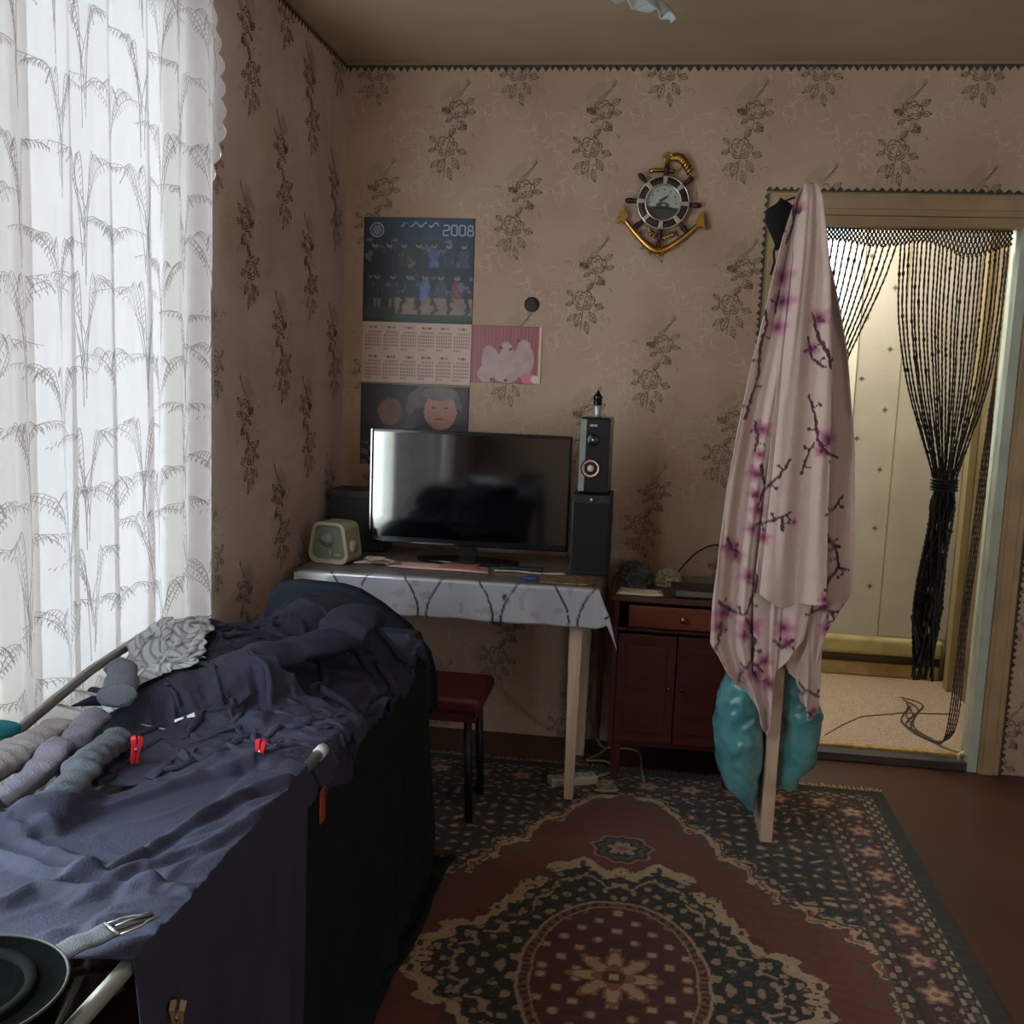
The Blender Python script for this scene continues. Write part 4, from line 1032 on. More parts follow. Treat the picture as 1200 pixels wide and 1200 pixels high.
# ------------------------------------------------------------ under the table: cords, strip, stool
ps = empty('power_strip', (.985, -.475, .0115), 'off-white power strip on the rug edge behind the front right table leg', 'power strip')
ps.rotation_euler = (0, 0, math.radians(24))
MB().box(-.085, -.026, 0, .085, .026, .030).build('strip_body', mat('offwhite_plastic', (176, 168, 144), .4), ps, .005)
for k in (-1, 0, 1): MB().lathe((.052*k, 0, .030), [(.018, 0), (.018, .002), (.015, -.0), (0, -.004)], 16).build('socket', M_gry, ps)
M_c2 = mat('cable_beige', (150, 140, 118), .5)
cable('cable', [(1.05, -.44, .02), (1.08, -.40, .02), (1.13, -.33, .018), (1.09, -.26, .018), (1.02, -.25, .014), (1.06, -.18, .012), (1.10, -.06, .012)], .004, M_c2, 'beige mains cable curling behind the power strip on the floor')
cable('cable', [(.575, -.10, .36), (.66, -.07, .22), (.78, -.05, .10), (.87, -.06, .055), (.95, -.08, .06), (.98, -.09, .012)], .003, M_c2, 'thin cable sagging along the wall under the table')
cable('cable', [(1.015, -.10, .25), (1.02, -.09, .12), (1.06, -.12, .03), (1.10, -.10, .012), (1.20, -.16, .030), (1.22, -.36, .034), (1.23, -.44, .024)], .004, M_c2, 'beige cable looping down to the floor beside the cabinet leg')
pipe = MB().tube([(1.045, -.045, 0), (1.045, -.045, .56), (1.05, -.02, .60), (1.05, 0.0, .60)], .011, 10).tube([(1.045, -.045, .30), (1.045, -.045, .34)], .016, 10).build('pipe', mat('pipe_grey', (134, 128, 118), .5)); tag(pipe, 'thin grey pipe up the wall between the table and the cabinet', 'pipe')
cl_ = MB()
pts = tangle(1.10, -.52, .022, .045, .035, 18, 4, .006); q = [Vector(p) for p in pts]
cable('cable', pts, .003, M_c2, 'small nest of beige cord on the rug in front of the cabinet')
rs = empty('stool', (.570, -.74, 0), 'low stool with a dark red padded seat half hidden under the table', 'stool')
MB().box(-.155, -.14, .365, .150, .15, .415).build('seat', mat('red_vinyl', (82, 28, 30), .45, bump=(30, .2)), rs, .018, 4)
MB().box(-.13, -.12, .335, .13, .13, .365).build('seat_frame', M_cab, rs)
for sx in (-1, 1):
    for sy in (-1, 1): MB().tube([(sx*.105, sy*.10, .345), (sx*.12, sy*.11, .013)], .013, 8).build('leg', M_mblack, rs)

# ------------------------------------------------------------ open door leaf, seen edge-on
M_door = mat('door_leaf_cream', (196, 168, 142), .45, bump=(24, .2), mottle=(8, (168, 138, 112), .45, .75))
dl_ = empty('door_1', (1.62, -.03, 0)); struct(dl_)
DLx0, DLx1 = 1.583-1.62, 1.620-1.62
struct(MB().box(DLx0, -.775, .016, DLx1, .005, 1.932).build('door_leaf', M_door, dl_, .003))
for zz in (.12, .95, 1.5):
    struct(MB().box(DLx0-.004, -.68, zz, DLx0, -.10, zz+(.70 if zz < .9 else .36)).build('door_panel', M_door, dl_, .003))
hd = MB()
for s in (-1, 1):
    x = (DLx0 if s < 0 else DLx1); hd.tube([(x, -.715, .93), (x+s*.045, -.715, .93), (x+s*.05, -.66, .93), (x+s*.048, -.60, .925)], .009, 8)
    hd.box(min(x, x+s*.006), -.735, .84, max(x, x+s*.006), -.695, .98)
struct(hd.build('door_handle', M_brass, dl_, .001))
for zz in (.25, 1.7): struct(MB().tube([(DLx1+.002, .003, zz), (DLx1+.002, .003, zz+.09)], .008, 8).build('hinge', M_brass, dl_))

# ------------------------------------------------------------ towel hung over the top corner of the door
M_towel = mat('towel_terry', (214, 190, 182), .95, spec=.1, attr='Col', bump=(330, .7, 2), sheen=.25)
# stroke map of the printed cherry branches, in door-plane metres (x, z)
TB = [[(1.475, 1.62), (1.49, 1.57), (1.475, 1.50), (1.478, 1.43), (1.462, 1.36), (1.447, 1.30)], [(1.535, 1.90), (1.545, 1.84), (1.525, 1.79)], [(1.52, 1.66), (1.512, 1.60)],
      [(1.61, 1.60), (1.63, 1.54), (1.655, 1.49), (1.668, 1.45)], [(1.60, 1.53), (1.62, 1.47), (1.655, 1.45)], [(1.618, 1.37), (1.64, 1.31), (1.648, 1.25), (1.675, 1.215), (1.715, 1.20)],
      [(1.64, 1.24), (1.625, 1.20), (1.612, 1.15)], [(1.74, 1.085), (1.715, 1.05), (1.685, 1.04)], [(1.575, 1.19), (1.548, 1.14), (1.515, 1.10), (1.50, 1.05)], [(1.515, 1.12), (1.502, 1.17)],
      [(1.50, 1.00), (1.53, 1.01), (1.565, 1.03), (1.59, 1.045)], [(1.565, 1.03), (1.57, .99)], [(1.48, 1.29), (1.492, 1.25), (1.485, 1.21)],
      [(1.70, .98), (1.735, .93), (1.745, .88), (1.72, .85), (1.715, .80)], [(1.745, .88), (1.775, .875)], [(1.66, .745), (1.70, .755), (1.75, .75), (1.785, .745)], [(1.735, .75), (1.755, .70), (1.76, .67)], [(1.74, .94), (1.715, .955)],
      [(1.42, .955), (1.435, .92), (1.46, .91)], [(1.405, .765), (1.43, .745), (1.46, .73), (1.49, .735)], [(1.49, .735), (1.505, .80), (1.51, .85)], [(1.42, .70), (1.415, .65), (1.40, .60)],
      [(1.49, .72), (1.52, .66), (1.515, .60), (1.49, .55), (1.475, .50)], [(1.515, .60), (1.545, .565)], [(1.455, .47), (1.475, .40), (1.46, .36)], [(1.475, .40), (1.50, .41)],
      [(1.59, .53), (1.62, .49), (1.66, .455), (1.70, .44)], [(1.625, .49), (1.635, .53)], [(1.70, .44), (1.665, .40), (1.63, .39)], [(1.66, .455), (1.655, .42)], [(1.66, .53), (1.70, .50), (1.725, .49)], [(1.57, .66), (1.60, .64), (1.625, .67)]]
TF = [(1.525, 1.70, .032), (1.533, 1.63, .030), (1.525, 1.56, .024), (1.630, 1.585, .026), (1.615, 1.50, .022), (1.555, 1.88, .018), (1.500, 1.27, .026), (1.498, 1.20, .018), (1.675, 1.255, .032), (1.66, 1.22, .02), (1.49, 1.145, .024), (1.492, 1.085, .020),
      (1.503, 1.04, .026), (1.49, .985, .020), (1.52, .965, .022), (1.60, 1.015, .012), (1.432, .925, .030), (1.452, .90, .026), (1.424, .73, .034), (1.414, .69, .026), (1.490, .845, .026), (1.505, .70, .034), (1.49, .67, .024),
      (1.42, .565, .024), (1.525, .56, .034), (1.55, .60, .026), (1.57, .53, .028), (1.60, .70, .030), (1.61, .66, .022), (1.70, .80, .018), (1.715, .765, .022), (1.725, .70, .024), (1.655, .50, .016), (1.705, .45, .018), (1.64, .42, .016), (1.47, .43, .018)]
def towel_col(X, Z):
    C = np.zeros(X.shape+(3,)); C[:] = s2l((198, 172, 160)); n = fbm(X*30, Z*30, seed=5); C *= (.93+.14*n)[..., None]
    mag = s2l((140, 62, 96)); pale = s2l((184, 124, 142)); deep = s2l((92, 34, 62)); br = s2l((74, 42, 50))
    for x, z, r in TF:
        d = np.hypot(X-x, Z-z); th = np.arctan2(Z-z, X-x); rr2 = r*(1.0+.16*np.cos(th*5+x*90))
        w = np.clip((rr2*1.15-d)/(r*.35), 0, 1)[..., None]*.95; core = np.clip((r*.72-d)/(r*.5), 0, 1)[..., None]
        C = C*(1-w*.85)+pale*w*.85; C = C*(1-core)+mag*core; ray_ = (np.abs(np.sin(th*2.5+x*45)) < .16) & (d < r*.8); C = np.where(ray_[..., None], C*.72, C)
        e = (d < r*.20)[..., None]; C = np.where(e, deep, C)
    wx = X+.006*(vnoise(X*90, Z*90, seed=2)-.5); wz = Z+.006*(vnoise(X*90, Z*90, seed=7)-.5)
    for k, pl in enumerate(TB):
        for i in range(len(pl)-1):
            (ax, az), (bx, bz) = pl[i], pl[i+1]; l2 = (bx-ax)**2+(bz-az)**2
            t = np.clip(((wx-ax)*(bx-ax)+(wz-az)*(bz-az))/l2, 0, 1); d = np.hypot(wx-ax-t*(bx-ax), wz-az-t*(bz-az))
            m = (d < .0030+.0016*np.abs(np.sin(t*9+k)))[..., None]; C = np.where(m, br, C)
            tt = .5; tx, tz = ax+(bx-ax)*tt, az+(bz-az)*tt; s = 1 if (i+k) % 2 else -1
            ux, uz = -(bz-az)/math.sqrt(l2)*s, (bx-ax)/math.sqrt(l2)*s
            t2 = np.clip((wx-tx)*ux+(wz-tz)*uz, 0, .018); d = np.hypot(wx-tx-t2*ux, wz-tz-t2*uz); C = np.where((d < .0022)[..., None], br, C)
            d = np.hypot(wx-tx-.018*ux, wz-tz-.018*uz); C = np.where((d < .0050)[..., None], deep, C)
    return C
tw = empty('towel', (1.60, -.81, 1.935), 'cream towel printed with pink cherry blossom branches draped over the open door corner', 'towel')
def tsheet(name, zt, left, right, bottom, y0, fold, ns, nt_, nf, ph, bulge=0.0, flare=1.0):
    """left/right: lists (z,x); bottom: list (s,z)"""
    lz = sorted(left); rz = sorted(right)
    ns = int(ns*1.7); nt_ = int(nt_*1.9); P = np.zeros((ns, nt_, 3))
    for i in range(ns):
        s = i/(ns-1); zb = float(np.interp(s, [p[0] for p in bottom], [p[1] for p in bottom]))
        for j in range(nt_):
            t = j/(nt_-1); z = zt+(zb-zt)*t
            xl = float(np.interp(z, [p[0] for p in lz], [p[1] for p in lz])); xr = float(np.interp(z, [p[0] for p in rz], [p[1] for p in rz]))
            amp = fold*min(1, (zt-z)/.25+.18)
            k = s*nf*2*PI+ph+.9*math.sin(3.1*t+ph)
            y = y0-amp*(math.sin(k)+.35*math.sin(2*k+1.2))-bulge*math.sin(PI*s)*min(1, (zt-z)/.4)
            y += .012*flare*(float(vnoise(s*5+ph, t*7+ph))-.5)*min(1, t*3)
            if t < .05: y += .035*(1-t/.05)**2
            P[i, j] = (xl+(xr-xl)*s+.006*math.sin(k*1.0+1.5)*min(1, t*4), y, z)
    c = towel_col(P[..., 0], P[..., 2])
    return gridmesh(name, P-np.array((1.60, -.81, 1.935)), M_towel, tw, col=c, solid=.0045)
LE = [(1.942, 1.560), (1.90, 1.540), (1.80, 1.515), (1.69, 1.495), (1.60, 1.480), (1.47, 1.457), (1.25, 1.425), (1.08, 1.405), (.92, 1.394), (.76, 1.386), (.64, 1.388), (.55, 1.43), (.45, 1.50), (.36, 1.55)]
RE = [(1.942, 1.600), (1.90, 1.616), (1.80, 1.632), (1.69, 1.665), (1.50, 1.715), (1.24, 1.759), (1.0, 1.782), (.92, 1.790), (.80, 1.794), (.66, 1.760), (.45, 1.725)]
tsheet('towel_back_fold', 1.942, [(z, x) for z, x in LE], [(1.942, 1.585), (1.5, 1.64), (.9, 1.60), (.36, 1.585)], [(0, .63), (.12, .555), (.28, .50), (.42, .455), (.60, .40), (.78, .355), (.88, .46), (1, .57)], -.848, .018, 64, 150, 2.4, .3, .0)
tsheet('towel_side_fold', 1.942, [(1.942, 1.575), (1.4, 1.60), (.8, 1.62), (.4, 1.62)], RE, [(0, .56), (.30, .54), (.44, .47), (.55, .455), (.62, .60), (.70, .68), (.84, .73), (1, .795)], -.815, .012, 60, 150, 1.7, 1.1)
tsheet('towel_lower_fold', 1.30, [(1.3, 1.59), (.8, 1.60), (.44, 1.615)], [(1.3, 1.69), (.8, 1.712), (.44, 1.722)], [(0, .60), (.35, .54), (.62, .45), (.8, .42), (1, .455)], -.834, .010, 40, 90, 1.6, 2.0)
tsheet('towel_middle_fold', 1.80, [(1.8, 1.545), (1.2, 1.52), (.8, 1.50), (.5, 1.52)], [(1.8, 1.60), (1.2, 1.65), (.8, 1.68), (.5, 1.64)], [(0, .57), (.25, .535), (.5, .56), (.75, .62), (1, .67)], -.862, .009, 46, 110, 1.5, .5)
tsheet('towel_front_fold', 1.950, [(1.95, 1.563), (1.90, 1.558), (1.7, 1.545), (1.47, 1.535), (1.2, 1.528), (1.0, 1.522), (.77, 1.513)], [(1.95, 1.602), (1.90, 1.612), (1.7, 1.645), (1.47, 1.668), (1.2, 1.690), (.79, 1.708)], [(0, .800), (.25, .775), (.4, .765), (.55, .775), (1, .785)], -.884, .013, 60, 140, 1.35, -.8, .006)

# small black cap hanging on the door corner
cp = empty('cap', (1.522, -.74, 1.868), 'small black knitted cap with a dangling cord hung at the door corner', 'cap')
P = np.zeros((22, 30, 3))
for i in range(22):
    t = i/21; w = float(np.interp(t, [0, .12, .3, .55, .8, 1], [.004, .032, .042, .030, .015, .008]))
    for j in range(30):
        a = 2*PI*j/30; P[i, j] = (w*math.cos(a)*(1+.06*math.sin(a*5+t*6))+.012*t-.01, .35*w*math.sin(a), .055-.135*t+.008*math.cos(a))
gridmesh('cap_cloth', P, mat('black_knit', (20, 14, 14), .9, bump=(200, .5)), cp, closed_v=True)
MB().tube([(-.004, 0, -.055), (-.014, .0, -.09), (-.010, 0, -.12), (-.018, 0, -.155)], .0038, 6).build('cord', mat('black_cord', (16, 12, 12), .8), cp)
MB().tube([(0, 0, .05), (.03, .0, .062), (.075, 0, .066)], .003, 6).build('loop', mat('black_cord', (16, 12, 12), .8), cp)

# teal carrier bags hung on the door handle, one each side
def bagmat():
    m = mat('teal_polythene', (98, 166, 168), .24, spec=.7, bump=(30, .9, 6), mottle=(11, (60, 128, 136), .42, .66)); b = m.node_tree.nodes['Principled BSDF']
    b.inputs['Transmission Weight'].default_value = .25; return m
M_bag = bagmat()
def bag(name, cx, cy, prof, dy, label, seed, handle):
    g = empty(name, (cx, cy, .10), label, 'bag', 'carrier bags on the door handle')
    n = 120; zs = np.linspace(0, 1, 60); zmax = prof[-1][0]; zmin = prof[0][0]
    P = np.zeros((60, n, 3))
    for i, t in enumerate(zs):
        z = zmin+(zmax-zmin)*t; xl = float(np.interp(z, [p[0] for p in prof], [p[1] for p in prof])); xr = float(np.interp(z, [p[0] for p in prof], [p[2] for p in prof]))
        a = np.linspace(0, 2*PI, n, endpoint=False); c, s = np.cos(a), np.sin(a)
        env = math.sin(PI*min(1, max(0, .08+t*.92)))**.5*.9+.1
        X3 = c*(xr-xl)*.5*9; Y3 = s*dy*9; Z3 = z*8.0+np.zeros(n)
        w = fbm(X3+3, Z3, Y3+3, seed); r1 = 1-np.abs(2*vnoise(X3*1.3+3*w+seed, Z3*1.6+2.5*w, Y3*1.3, seed)-1); r2 = 1-np.abs(2*vnoise(X3*3+3*w, Z3*3.2-2*w, Y3*3, seed+4)-1)
        d = .80+.22*r1+.13*r2
        P[i, :, 0] = (xl+xr)/2+(xr-xl)/2*c*d; P[i, :, 1] = cy+dy*env*s*d; P[i, :, 2] = z+.012*(w-.5)*4*(t*(1-t)*2)
    P -= np.array((cx, cy, .10))
    gridmesh('bag_film', P, M_bag, g, closed_v=True, sub=1)
    h = MB(); zt = zmax-.10
    for s in (-1, 1): h.tube([((prof[-1][1]+prof[-1][2])/2-cx+s*.012, s*.012, zt-.01), (handle-cx+s*.004, s*.010+.02, zt+.15), (handle-cx, .085, .93-.10)], [.008, .006, .004], 6)
    h.build('bag_handle', M_bag, g); return g
bag('plastic_bag', 1.50, -.75, [(.105, 1.535, 1.570), (.15, 1.49, 1.578), (.20, 1.455, 1.575), (.30, 1.435, 1.575), (.36, 1.428, 1.574), (.45, 1.437, 1.572), (.55, 1.455, 1.57), (.64, 1.49, 1.56)], .075, 'crumpled teal plastic bag hanging on the cabinet side of the open door', 3, 1.545)
bag('plastic_bag', 1.69, -.73, [(.175, 1.632, 1.690), (.21, 1.628, 1.695), (.245, 1.628, 1.735), (.30, 1.628, 1.752), (.38, 1.628, 1.752), (.45, 1.63, 1.74), (.55, 1.63, 1.71), (.64, 1.64, 1.69)], .065, 'crumpled teal plastic bag hanging on the doorway side of the open door', 8, 1.662)

# ------------------------------------------------------------ cloth draping (position based dynamics on a grid)
GX0, GY0, GR = -.2, -4.0, .0125
HG = np.zeros((120, 280))
def hsamp(x, y):
    a = np.clip((x-GX0)/GR, 0, HG.shape[0]-1.001); b = np.clip((y-GY0)/GR, 0, HG.shape[1]-1.001)
    i = a.astype(int); j = b.astype(int); fx = a-i; fy = b-j
    return (HG[i, j]*(1-fx)+HG[i+1, j]*fx)*(1-fy)+(HG[i, j+1]*(1-fx)+HG[i+1, j+1]*fx)*fy
def hfill(fn):
    global HG
    x = GX0+np.arange(HG.shape[0])*GR; y = GY0+np.arange(HG.shape[1])*GR; X, Y = np.meshgrid(x, y, indexing='ij'); HG = np.maximum(HG, fn(X, Y))
def hadd(P, th=.006):
    """lay a draped cloth into the height map, so the next one rests on it"""
    Q = P.reshape(-1, 3); i = ((Q[:, 0]-GX0)/GR).round().astype(int); j = ((Q[:, 1]-GY0)/GR).round().astype(int)
    ok = (i > 0) & (i < HG.shape[0]-1) & (j > 0) & (j < HG.shape[1]-1) & (Q[:, 2] > .66)
    for di in (-1, 0, 1):
        for dj in (-1, 0, 1): np.maximum.at(HG, (i[ok]+di, j[ok]+dj), Q[ok, 2]+th)
def drape(P, rest_u, rest_v, steps=90, iters=9, xe=None, g=.0016, fric=.75, noise=.004, seed=1, pin=None, flo=.012, pull=None):
    """P (n,m,3): start; rest lengths along u and v; xe: x of the outer rail, cloth beyond it hangs"""
    r = np.random.default_rng(seed); n, m = P.shape[:2]
    P = P+np.stack([(fbm(*np.meshgrid(np.arange(n)*.23+k*9, np.arange(m)*.23, indexing='ij'), seed=seed+k)-.47)*noise*6 for k in range(3)], -1)
    V = np.zeros_like(P); P0 = P.copy(); diag = math.hypot(rest_u, rest_v)
    def con(a, b, rest, k, one=False):
        d = b-a; l = np.sqrt((d*d).sum(-1, keepdims=True))+1e-9; c = d*((l-rest)/l)*.5*k
        if one: c = np.where(l < rest, c, 0)
        a += c; b -= c
    for st in range(steps):
        old = P.copy(); V *= .93; P = P+V; P[..., 2] -= g
        for it in range(iters):
            for s in (0, 1):
                k = (n-s)//2; con(P[s:s+2*k:2], P[s+1:s+2*k:2], rest_u, 1); k = (m-s)//2; con(P[:, s:s+2*k:2], P[:, s+1:s+2*k:2], rest_v, 1)
            con(P[:-1, :-1], P[1:, 1:], diag, .30); con(P[1:, :-1], P[:-1, 1:], diag, .30)
            con(P[:-2], P[2:], 2*rest_u, .22, True); con(P[:, :-2], P[:, 2:], 2*rest_v, .22, True)
            if pin is not None: P[pin] = P0[pin]
        x, y, z = P[..., 0], P[..., 1], P[..., 2]
        if xe is not None:
            side = (old[..., 0] >= xe-1e-5) & (z < hsamp(np.minimum(x, xe-.02), y)-.002)
            x = np.where(side, np.maximum(x, xe), x)
        h = np.where((x >= xe-1e-6) if xe is not None else False, flo, np.maximum(hsamp(x, y), flo))
        hit = z < h; z = np.where(hit, h, z)
        x = np.where(hit, old[..., 0]+(x-old[..., 0])*(1-fric), x); y = np.where(hit, old[..., 1]+(y-old[..., 1])*(1-fric), y)
        P = np.stack([x, y, z], -1); V = P-old; sp = np.sqrt((V*V).sum(-1, keepdims=True)); V = V*np.minimum(1, .02/(sp+1e-9))
    return P
def quad(c, n, m, z):
    """n x m grid from 4 corners (x,y)"""
    a, b, c2, d = [np.array(q, float) for q in c]; s = np.linspace(0, 1, n)[:, None, None]; t = np.linspace(0, 1, m)[None, :, None]
    q = (a*(1-s)+b*s)*(1-t)+(d*(1-s)+c2*s)*t; return np.concatenate([q, np.full((n, m, 1), z)], -1)

# drying rack: two rails, rods, cross bars and legs
M_tube = mat('rack_tube_grey', (150, 150, 146), .35, metal=.6); M_rodw = mat('rack_rod_white', (206, 208, 210), .35)
XR, XL, ZR = .652, .135, .745
dk_ = empty('drying_rack', (.39, -2.3, 0), 'grey metal folding clothes drying rack loaded with dark laundry along the window', 'drying rack')
def rl(p): return (p[0]-.39, p[1]+2.3, p[2])
for nm, p in (('rail', [(XR, -2.195, ZR-.003), (XR, -3.14, ZR-.003)]), ('rail', [(.122, -1.75, .812), (.130, -2.03, .796), (.165, -2.35, .771), (.17, -3.14, .74)]), ('rail', [(.56, -1.30, .685), (.56, -2.15, .685)])):
    MB().tube([rl(q) for q in p], .0095, 12).build(nm, M_tube, dk_)
MB().tube([rl((XR, -2.187, ZR-.003)), rl((XR, -2.215, ZR-.003))], .0115, 12).build('end_cap', M_rodw, dk_)
for k, x in enumerate((.235, .30, .37, .44, .51, .58)): MB().tube([rl((x, -2.08+.0*k, ZR-.003)), rl((x, -3.14, ZR-.003))], .0028, 6).build('rod', M_rodw, dk_)
for y in (-2.08, -2.165): MB().tube([rl((.11 if y > -2.1 else .13, y, .775)), rl((.40, y-.03, ZR+.004))], .0030, 6).build('rod', M_rodw, dk_)
for y in (-3.14,): MB().tube([rl((.17, y, ZR-.003)), rl((XR, y, ZR-.003))], .0095, 10).build('cross_bar', M_tube, dk_)
MB().tube([rl((.16, -1.32, .685)), rl((.56, -1.32, .685))], .0095, 10).build('cross_bar', M_tube, dk_)
for (a, b) in (((.55, -1.34, .685), (.55, -2.55, .013)), ((.17, -1.34, .685), (.17, -2.55, 0.01)), ((.62, -3.1, .74), (.58, -1.70, .013)), ((.17, -3.1, .74), (.17, -1.70, 0.01))):
    MB().tube([rl(a), rl(b)], .009, 10).build('leg', M_tube, dk_)

M_navy = mat('cloth_slate_navy', (58, 59, 78), .8, spec=.25, bump=(240, .35, 3), mottle=(5, (50, 52, 67), .4, .7))
M_navy2 = mat('cloth_navy', (44, 46, 64), .8, spec=.25, bump=(240, .35, 3), mottle=(7, (50, 48, 68), .45, .7))
M_blk = mat('cloth_black_green', (30, 39, 37), .92, spec=.1, bump=(200, .4, 3))
def smooth2(P, k=2):
    for _ in range(k):
        Q = P.copy(); Q[1:-1, 1:-1] = P[1:-1, 1:-1]*.5+.125*(P[:-2, 1:-1]+P[2:, 1:-1]+P[1:-1, :-2]+P[1:-1, 2:])
        P = Q
    return P
def cloth(name, P, m, label, cat, group=None, parent=None, th=.003, sub=1, col=None):
    o = gridmesh(name, P, m, parent, solid=th, sub=sub, offset=1, col=col)
    if label: tag(o, label, cat, group)
    return o

# chair whose dark rounded back rises behind the heap
ch = empty('chair', (.33, -1.10, 0), 'dark upholstered chair whose rounded back rises behind the laundry heap', 'chair')
def cbk(x, y, z): return (x-.33, y+1.10, z)
out = [(-.245, .42), (-.245, .55), (-.235, .68), (-.215, .745), (-.185, .775), (-.13, .787), (.0, .782), (.05, .770), (.115, .735), (.20, .675), (.262, .60), (.285, .52), (.285, .42)]
MB().prism(out, .045, .095).build('backrest', mat('chair_cloth_slate', (23, 27, 34), .9, spec=.08, bump=(180, .4)), ch, .018, 4)
MB().box(-.235, -.37, .37, .235, .02, .43).build('seat', M_blk, ch, .02, 4)
for sx in (-1, 1):
    MB().tube([(sx*.20, .055, .012 if sx > 0 else 0.0), (sx*.20, .055, .42)], .014, 8).build('leg', M_mblack, ch)
    MB().tube([(sx*.20, -.33, .012 if sx > 0 else 0.0), (sx*.20, -.33, .38)], .014, 8).build('leg', M_mblack, ch)
# tops of rack and chair as height map
hfill(lambda X, Y: np.where((X > .08) & (X < XR) & (Y < -2.06), ZR+.004+np.maximum(0, (.20-X))*.35, 0))
hfill(lambda X, Y: np.where((X > .06) & (X < .64) & (Y > -2.16) & (Y < -1.20), .715+.0*X, 0))
# 1 big black blanket hanging to the floor
n, m = 74, 92; u = np.linspace(0, 1, n); P = np.zeros((n, m, 3)); Lu = 1.14
for i in range(n):
    for j in range(m):
        a = .22+Lu*u[i]; y = -1.10-1.20*j/(m-1)
        ph = j*.55+.8*math.sin(j*.21); hang = max(0, a-.622)
        if a < .622: P[i, j] = (a, y, .725)
        else: P[i, j] = (.630+.020*min(1, hang/.25)*(1+math.sin(ph)), y+.004*math.cos(ph), max(.02, .722-hang))
P = drape(P, Lu/(n-1), 1.26/(m-1), 45, 8, xe=.622, seed=3, noise=.002)
P = smooth2(P)
cloth('blanket', P, M_blk, 'large black blanket hanging to the floor over the far end of the rack', 'blanket'); hadd(P)
# mound of washing under the heap
hfill(lambda X, Y: np.where((X > .10) & (X < .62), .725+.105*np.exp(-(((X-.36)/.20)**2+((Y+1.78)/.26)**2)**1.3), 0)*((Y > -2.2) & (Y < -1.2)))
hfill(lambda X, Y: (.70+.175*np.exp(-(((X-.45)/.15)**2+((Y+1.60)/.20)**2)**1.4)+.0)*((Y > -2.2) & (Y < -1.2) & (X > .1) & (X < .61)))
hfill(lambda X, Y: (.70+.135*np.exp(-(((X-.22)/.12)**2+((Y+1.80)/.20)**2)**1.4))*((Y > -2.2) & (Y < -1.2) & (X > .1) & (X < .61)))
# 2 navy jacket heap
n = 96
P = quad([(.16, -1.40), (.68, -1.36), (.66, -2.14), (.13, -2.02)], n, n, .92)
P = drape(P, .86/(n-1), 1.06/(n-1), 90, 9, xe=.66, seed=11, noise=.006, flo=.45)
jk = empty('jacket', (0, 0, 0), 'crumpled navy blue jacket heaped at the far end of the drying rack', 'jacket')
cloth('jacket_cloth', P, M_navy2, None, None, None, jk); hadd(P); PJ = P
# a sleeve lying over the jacket
def tubecloth(name, pts, r0, r1, m, parent=None, label=None, cat=None, seed=1, ribs=0.0, flat=.45, n=54, k=30, lift=.0, group=None):
    """a soft empty sleeve or leg: flattened tube along points (x,y), resting on the height map"""
    pts = [Vector((p[0], p[1], 0)) for p in pts]; cum = [0]
    for i in range(len(pts)-1): cum.append(cum[-1]+(pts[i+1]-pts[i]).length)
    P = np.zeros((n, k, 3))
    for i in range(n):
        t = i/(n-1); s = t*cum[-1]; x = np.interp(s, cum, [p.x for p in pts]); y = np.interp(s, cum, [p.y for p in pts])
        s2 = min(cum[-1], s+.01); s1 = max(0, s-.01); dx = np.interp(s2, cum, [p.x for p in pts])-np.interp(s1, cum, [p.x for p in pts]); dy = np.interp(s2, cum, [p.y for p in pts])-np.interp(s1, cum, [p.y for p in pts]); l = math.hypot(dx, dy)
        nx_, ny_ = -dy/l, dx/l; r = (r0+(r1-r0)*t)*min(1.0, .02+(max(0, min(t, 1-t))/.05)**.5)
        a = np.linspace(0, 2*PI, k, endpoint=False); w = 1+ribs*math.sin(t*cum[-1]*2*PI/.030+.8*math.sin(t*9))+.16*(vnoise(np.cos(a)*1.6+t*9, np.sin(a)*1.6+seed, None, seed)-.5)*2
        px = x+nx_*r*np.cos(a)*w; py = y+ny_*r*np.cos(a)*w
        hz = hsamp(np.array([x]), np.array([y]))[0]
        P[i, :, 0] = px; P[i, :, 1] = py; P[i, :, 2] = hz+lift+r*flat*(1+np.sin(a)*w)
    o = gridmesh(name, P, m, parent, closed_v=True, sub=1)
    if label: tag(o, label, cat, group)
    hadd(P, .002); return o
tubecloth('sleeve', [(.58, -1.62), (.52, -1.86), (.38, -2.06), (.24, -2.14)], .060, .048, M_navy2, jk, seed=5, ribs=.05)
# 3 trousers lying across the middle
n = 84
P = quad([(.22, -2.02), (.66, -1.98), (.665, -2.27), (.33, -2.44)], n, n, .86)
P = drape(P, .62/(n-1), .52/(n-1), 60, 9, xe=.668, seed=23, noise=.005, flo=.40)
cloth('trousers', P, M_navy, 'dark slate trousers bunched across the middle of the drying rack', 'trousers'); hadd(P)
# small white printed mark on the jacket
def on_top(u, v): return (u, v, float(hsamp(np.array([u]), np.array([v]))[0])+.004)
V, F = stroke_geo([([(.383, -2.192), (.396, -2.184)], .006), ([(.401, -2.181), (.412, -2.174)], .009)], on_top); pydata('printed_mark', V, F, mat('white_print', (226, 228, 232), .5), jk, False)

